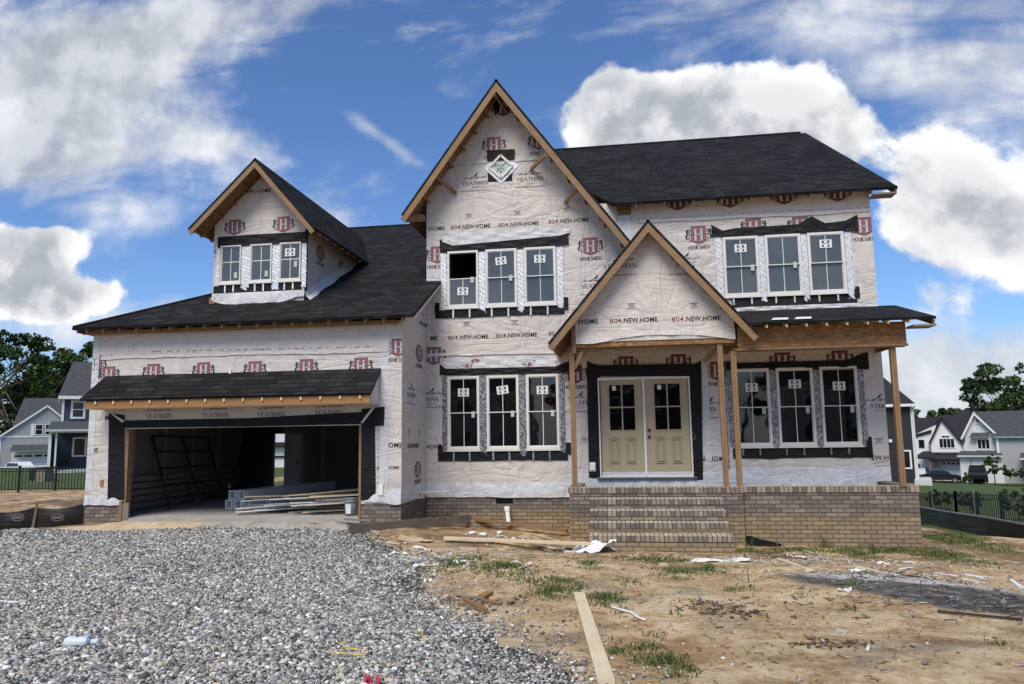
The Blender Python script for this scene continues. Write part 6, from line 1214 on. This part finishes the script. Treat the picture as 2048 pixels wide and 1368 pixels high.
# roofs behind
H = Far('distant_house', 1990, 950, 125, 'long low dark roof of a distant house rising behind the two white cottages')
H.part('wall', 'siding_white', lambda mb: mb.box(H.x(1925), H.x(2150), 0, 8, -2, H.z(832)))
H.part('roof', ['far_roof_dark', 'white_paint'], lambda mb: mb.slab([(H.x(1925), -.4, H.z(832)), (H.x(2150), -.4, H.z(832)), (H.x(2140), 6, H.z(810)), (H.x(1950), 6, H.z(813))], .3, 0, 1))
H = Far('distant_house', 1845, 955, 120, 'small white gable of a distant house peeking out right of the charcoal house')
H.part('wall', 'white_paint', lambda mb: (mb.box(H.x(1800), H.x(1850), 0, 8, -3, H.z(842)), mb.prism([(H.x(1832), H.z(843)), (H.x(1852), H.z(843)), (H.x(1844), H.z(834))], -.1, .1)))
H.part('roof', ['far_roof_dark', 'far_roof_dark'], lambda mb: (mb.slab([(H.x(1829), -.5, H.z(843)), (H.x(1844), -.5, H.z(832)), (H.x(1844), 6, H.z(832)), (H.x(1829), 6, H.z(843))], .25, 0, 1), mb.slab([(H.x(1844), -.5, H.z(832)), (H.x(1856), -.5, H.z(842)), (H.x(1856), 6, H.z(842)), (H.x(1844), 6, H.z(832))], .25, 0, 1)))
# house seen through the back passage
H = Far('white_house', 557, 945, 60, 'white building glimpsed through the open back door of the garage')
H.part('wall', ['white_paint', 'siding_charcoal'], lambda mb: (mb.box(-6, 6, 0, 8, 0, 7, 0), mb.box(-6, 6, -.4, 0, 2.05, 2.45, 1), mb.box(-6, 6, -.1, 0, 1.2, 1.35, 1)))
# far side of the passage fence
# the other side of the street, mirrored in the window panes
for i, (x, y, w_, h_, m, l) in enumerate([(-16, -58, 13, 6.2, 'siding_grey', 'grey house across the street behind the viewer, western one'), (3, -60, 12, 6.4, 'siding_charcoal', 'charcoal house across the street behind the viewer, middle one'), (22, -58, 13, 6.0, 'siding_grey', 'grey house across the street behind the viewer, eastern one')]):
    HB = thing('street_house', l, 'house', (x, y, 0)); mb = MB(); mb.box(x-w_/2, x+w_/2, y-8, y, -.5, h_); mb.build('wall', m, HB)
    mb = MB(); mb.slab([(x-w_/2-.4, y+.4, h_), (x+w_/2+.4, y+.4, h_), (x+w_/2+.4, y-4, h_+3.6), (x-w_/2-.4, y-4, h_+3.6)], .2, 0, 1); mb.build('roof', ['far_roof_dark', 'white_paint'], HB)
    for a in (-.32, 0, .3):
        for z in (1.0, 3.9): mb = MB(); mb.sheet(x+a*w_-.6, x+a*w_+.6, z, z+1.5, y, y+.08, [(x+a*w_-.5, x+a*w_+.5, z+.1, z+1.4)]); f_ = mb.build('window', 'white_paint', HB); MB().box(x+a*w_-.5, x+a*w_+.5, y+.01, y+.03, z+.1, z+1.4).build('pane', 'car_glass', f_)
# roads, drives
def drape(name, quad, m, n=10, lift=.03):
    P = []
    a, b, c_, d = [Vector(q) for q in quad]
    for i in range(n+1):
        for j in range(n+1):
            p = a.lerp(b, i/n).lerp(d.lerp(c_, i/n), j/n); P.append((p.x, p.y, T1(p.x, p.y)+lift))
    mb = MB(); mb.grid(P, [(i*(n+1)+j, (i+1)*(n+1)+j, (i+1)*(n+1)+j+1, i*(n+1)+j+1) for i in range(n) for j in range(n)]); return kind(mb.build(name, m), 'structure')
drape('driveway', [at(1846, 968, 84), at(1960, 966, 78), at(1950, 962, 92), at(1858, 962, 92)], 'road', lift=.08); drape('street', [at(1846, 985, 58), at(2200, 1000, 52), at(2200, 993, 58), at(1850, 980, 63)], 'road', lift=.08)
drape('driveway', [at(-60, 956, 62), at(90, 956, 62), at(95, 950, 88), at(-20, 950, 88)], 'road', lift=.05)

# ---------------------------------------------------------------- cars
def car(name, p, yaw, col, label, suv=False):
    R_ = thing(name, label, 'car', p); R_.rotation_euler.z = yaw; R_['_o'] = (0, 0, 0)
    prof = [(-2.25, .35), (-2.28, .75), (-2.1, .95), (-1.75, 1.0), (-1.1, 1.38), (-.2, 1.45), (.6, 1.36), (1.2, .98), (2.0, .88), (2.3, .65), (2.28, .35)] if not suv else [(-2.3, .4), (-2.33, 1.0), (-2.2, 1.6), (-1.9, 1.75), (.2, 1.78), (.95, 1.2), (2.1, 1.08), (2.35, .8), (2.33, .4)]
    mb = MB(); n = len(prof); P = []
    for yy, sc in ((-.86, .0), (-.90, .02), (.90, .02), (.86, 0)):
        for x, z in prof: t = max(0, (z-.95))*.28; P.append((x*(1 if sc else .985), yy*(1-t), z))
    F = [(j*n+i, j*n+i+1, (j+1)*n+i+1, (j+1)*n+i) for j in range(3) for i in range(n-1)]+[tuple(range(n))[::-1], tuple(3*n+i for i in range(n))]+[(j*n, (j+1)*n, (j+1)*n+n-1, j*n+n-1) for j in range(3)]
    mb.grid(P, F); mb.build('body', col, R_, False)
    gz0, gz1 = (1.0, 1.36) if not suv else (1.15, 1.65); gxs = [(-1.55, -1.05), (-.15, .55)] ; mb = MB()
    for sg in (-1, 1):
        yb = lambda z: sg*(.90*(1-max(0, z-.95)*.28)+.012)
        for (a0, a1, b0, b1) in ([(-1.6, -1.05, -.5, -.5), (-.5, -.5, .35, .35), (.35, .35, 1.05, .55)] if not suv else [(-2.1, -2.0, -1.2, -1.2), (-1.1, -1.1, -.2, -.2), (-.1, -.1, .85, .3)]):
            mb = MB(); mb.face([(a0, yb(gz0), gz0), (b0, yb(gz0), gz0), (b1, yb(gz1), gz1), (a1, yb(gz1), gz1)]); mb.build('side_window', 'car_glass', R_)
    fx0, fx1 = (1.16, .66) if not suv else (.93, .3); mb = MB(); mb.face([(fx0+.02, -.74, gz0), (fx0+.02, .74, gz0), (fx1+.04, .66, gz1), (fx1+.04, -.66, gz1)]); mb.build('windscreen', 'car_glass', R_)
    for x in (-1.4, 1.45):
        for sg in (-1, 1):
            mb = MB(); mb.tube([(x, sg*.70, .33), (x, sg*.915, .33)], .33, 0, 18); wh = mb.build('wheel', 'tyre', R_); mb = MB(); mb.tube([(x, sg*.9, .33), (x, sg*.925, .33)], .2, 0, 10); mb.build('rim', 'chrome', wh)
    for sg in (-1, 1): MB().box(2.18, 2.30, sg*.62-.18, sg*.62+.18, .66, .78).build('headlight', 'chrome', R_); MB().box(-2.32, -2.2, sg*.64-.16, sg*.64+.16, .78, .92).build('tail_light', 'lamp_red', R_)
    return R_
p = at(1883, 966, 90); p.z = T1(p.x, p.y)+.09; p.z = at(1883, 965, 90).z; car('parked_car', p, frame_xy(p), 'car_black', 'black sedan parked side on in front of the white cottages')
p = at(1846, 962, 95); car('parked_car', p, frame_xy(p)+rad(80), 'car_white', 'white car partly hidden by the corner of the charcoal house', True)
p = at(44, 955, 84); car('parked_car', p, frame_xy(p)+rad(-65), 'car_white', 'white car parked before the garage of the pale grey house', True)
p = at(1962, 964, 79.5); car('parked_car', p+Vector((0, .6, 0)), frame_xy(p)+rad(-90), 'car_black', 'dark car parked inside the open garage of the boarded house', True)
p = at(76, 975, 44); BN = thing('trash_bin', 'dark wheeled bin standing behind the left fence, left one', 'bin', p); mb = MB(); mb.box(p.x-.35, p.x+.35, p.y-.35, p.y+.35, p.z, p.z+1.0); mb.build('bin_body', 'metal_dark', BN); mb = MB(); mb.box(p.x-.38, p.x+.38, p.y-.4, p.y+.38, p.z+1.0, p.z+1.1); mb.build('lid', 'fence_black', BN)
p = at(70, 974, 42); p2 = at(88, 972, 43); BN = thing('trash_bin', 'brown wheeled bin standing behind the left fence, right one', 'bin', p2); mb = MB(); mb.box(p2.x-.3, p2.x+.3, p2.y-.35, p2.y+.35, p2.z, p2.z+1.0); mb.build('bin_body', 'lumber_grey', BN); mb = MB(); mb.box(p2.x-.33, p2.x+.33, p2.y-.4, p2.y+.38, p2.z+1.0, p2.z+1.1); mb.build('lid', 'metal_dark', BN)

# ---------------------------------------------------------------- trees
def leaves(center, clumps, per, lsz, pal, seed):
    r = np.random.default_rng(seed); C_, Rr = clumps; n = len(C_)*per; idx = np.repeat(np.arange(len(C_)), per)
    d = r.normal(0, 1, (n, 3)); d /= np.linalg.norm(d, axis=1)[:, None]; rad_ = r.uniform(.25, 1, n)**.5*Rr[idx]; P = C_[idx]+d*rad_[:, None]*np.array([1, 1, .72])
    u_ = r.normal(0, 1, (n, 3)); u_ /= np.linalg.norm(u_, axis=1)[:, None]; v_ = np.cross(u_, r.normal(0, 1, (n, 3))); v_ /= np.linalg.norm(v_, axis=1)[:, None]; s_ = lsz*r.uniform(.5, 1.3, n)[:, None]
    V = np.stack([P-u_*s_, P-v_*s_*.55, P+u_*s_, P+v_*s_*.55], 1).reshape(-1, 3); F = np.arange(n*4).reshape(n, 4)
    tc_ = r.integers(0, len(pal), len(C_)); col = np.array(pal)[tc_[idx]]*r.uniform(.65, 1.35, (n, 1)); return V, F, np.repeat(col, 4, 0)
GREEN = [(.026, .045, .012), (.042, .07, .016), (.065, .10, .024), (.020, .034, .011)]
def tree(name, p, H_, cr, label, seed, pal=GREEN, clumps=70, per=130, lsz=.3, base_=.3, trunk=.3, group=None, cat='tree', sx=1., conic=False, gap=.68):
    r = np.random.default_rng(seed); R_ = thing(name, label, cat, p, group); C_ = []; Rr = []
    while len(C_) < clumps:
        q = r.uniform(-1, 1, 3)
        if np.linalg.norm(q) > 1: continue
        if conic: k_ = (1-(q[2]+1)/2)**.8*1.05+.05; q2 = q.copy(); q2[0] *= k_; q2[1] *= k_
        else:
            q2 = q*(.35+.65*np.linalg.norm(q)**.5)/max(np.linalg.norm(q)**.3, .5); q2 = q2*(1+.18*math.sin(5*math.atan2(q[1], q[0])+seed))
        C_.append((q2[0]*cr*sx, q2[1]*cr, H_*(base_+(1-base_)*.5)+q2[2]*H_*(1-base_)*.48)); Rr.append(cr*r.uniform(.13, .27)*(.6 if conic else 1)*gap)
    C_ = np.array(C_); Rr = np.array(Rr); dd = np.sqrt(((C_[:, None]-C_[None])**2).sum(2))+np.eye(len(C_))*99; kp = (np.sort(dd, 1)[:, 2] < Rr*2.4) | (cr < 3); C_, Rr = C_[kp], Rr[kp]; V, F, T_ = leaves(None, (C_, Rr), per, lsz, pal, seed); npmesh('crown', V, F, ['leaf'], T_, parent=R_)
    mb = MB(); top = H_*(.75 if not conic else .95); bend = [(0, 0, -.3), (r.normal(0, .02)*H_, 0, H_*.3), (r.normal(0, .03)*H_, 0, top)]; pp = [Vector(b)+Vector(p) for b in bend]; mb.tube(pp, [trunk, trunk*.7, trunk*.15], 0, 8)
    for k_ in range(0 if conic else min(26, clumps//3)):
        c_ = C_[r.integers(0, len(C_))]; t = r.uniform(.3, .9); s_ = pp[1].lerp(pp[2], t-.2) if t > .3 else pp[1]; e = Vector(c_)+Vector(p); m_ = s_.lerp(e, .5)+Vector((0, 0, -.03*H_)); mb.tube([s_, m_, e], [trunk*.35, trunk*.2, trunk*.06], 0, 5)
    mb.build('trunk', 'bark', R_, True); return R_
# left wood: large crowns
for i, (px, py, d, ty, cr, sx, l) in enumerate([(-20, 955, 112, 655, 10, 1., 'broad dark tree at the left picture edge'), (62, 950, 118, 648, 10, 1., 'tallest dark tree behind the two left houses'), (128, 945, 122, 690, 8.5, 1., 'dark tree right of the tallest one behind the left houses'), (190, 940, 126, 672, 7.5, 1., 'tree top showing between the blue house roof and the garage'), (15, 950, 135, 700, 11, 1., 'tree filling the gap behind the tallest left tree'), (100, 948, 140, 740, 11, 1., 'low tree closing the wood behind the left houses')]):
    p = at(px, py, d); tree('tree', p, (py-ty+32)/FOC*d, cr, l, 40+i, clumps=85, per=170, lsz=.36, base_=.12 if i > 3 else .18, group=None, trunk=.45)
# right big tree
p = at(2040, 960, 110); tree('tree', p, (960-712)/FOC*110, 6.2, 'large loose tree rising above the roofs at the right picture edge', 61, pal=[(.035, .06, .018), (.05, .085, .024), (.026, .045, .014)], clumps=80, per=110, lsz=.32, base_=.30, gap=.85, trunk=.4)
for i, (x, y) in enumerate([(-30, -62), (-6, -66), (13, -66), (34, -64)]): tree('tree', Vector((x, y, -.3)), 11, 5, ['tree across the street behind the viewer, %s' % q for q in ('farthest west', 'between grey and charcoal houses', 'between charcoal and eastern houses', 'farthest east')][i], 120+i, clumps=40, per=70, lsz=.4)
p = at(2125, 960, 115); tree('tree', p, (960-690)/FOC*115, 8, 'tall tree mostly outside the frame beyond the right picture edge', 62, clumps=70, per=110, lsz=.35)
# distant tree line
r = random.Random(3)
k_ = 0
LT = []
for px in range(1835, 2075, 16):
    d = 190+r.uniform(-25, 40); ty = 812-(px-1835)*.10+r.uniform(-9, 7); LT.append((px+r.uniform(-6, 6), d, ty))
for i, (px, d, ty) in enumerate(LT):
    p = at(px, 900, d); tree('distant_tree', p, (900-ty)/FOC*d, 5.6+r.uniform(-1, 1.2), 'one of the small rounded trees in the hazy tree line above the right roofs', 80+i, pal=[(.05, .075, .035), (.075, .11, .04), (.04, .06, .03)] if i % 3 else [(.10, .14, .045), (.08, .12, .04)], clumps=50, per=60, lsz=.6, base_=.1, group='trees of the distant tree line')
# saplings and shrubs
SG = [(.03, .055, .018), (.05, .08, .024)]
p = at(1990, 963, 72); tree('young_tree', p, 54/FOC*72, .95, 'small leafy tree standing in front of the open garage of the boarded house', 71, pal=[(.05, .09, .02), (.07, .12, .03), (.035, .06, .016)], clumps=40, per=90, lsz=.10, base_=.22, trunk=.06)
p = at(1935, 990, 55); tree('conifer', p, 44/FOC*55, .75, 'young conifer with drooping branches on the lawn left of the small leafy tree', 72, pal=SG, clumps=46, per=60, lsz=.09, base_=.05, trunk=.05, conic=True, gap=.8)
for i, (px, py, d, h, cr, l) in enumerate([(1840, 1000, 50, 26, .75, 'shrub against the white foundation of the charcoal house'), (1882, 1015, 38, 38, .7, 'shrub behind the right iron fence, left one'), (1942, 1025, 34, 45, .75, 'shrub behind the right iron fence, middle one'), (2040, 1035, 30, 60, .8, 'shrub behind the right iron fence at the picture edge')]):
    p = at(px, py, d); tree('shrub', p, h/FOC*d, cr, l, 90+i, pal=SG, clumps=30, per=70, lsz=.07, base_=.02, trunk=.03, cat='shrub')
for i, px in enumerate((2020, 2046)):
    p = at(px, 955, 72); tree('shrub', p, .9, .8, ['low shrub at the foot of the boarded house wall', 'low shrub below the porch post of the boarded house'][i], 95+i, pal=SG, clumps=20, per=50, lsz=.1, base_=.02, trunk=.03, cat='shrub')
for o in bpy.data.objects:
    if '_o' in o.keys(): del o['_o']
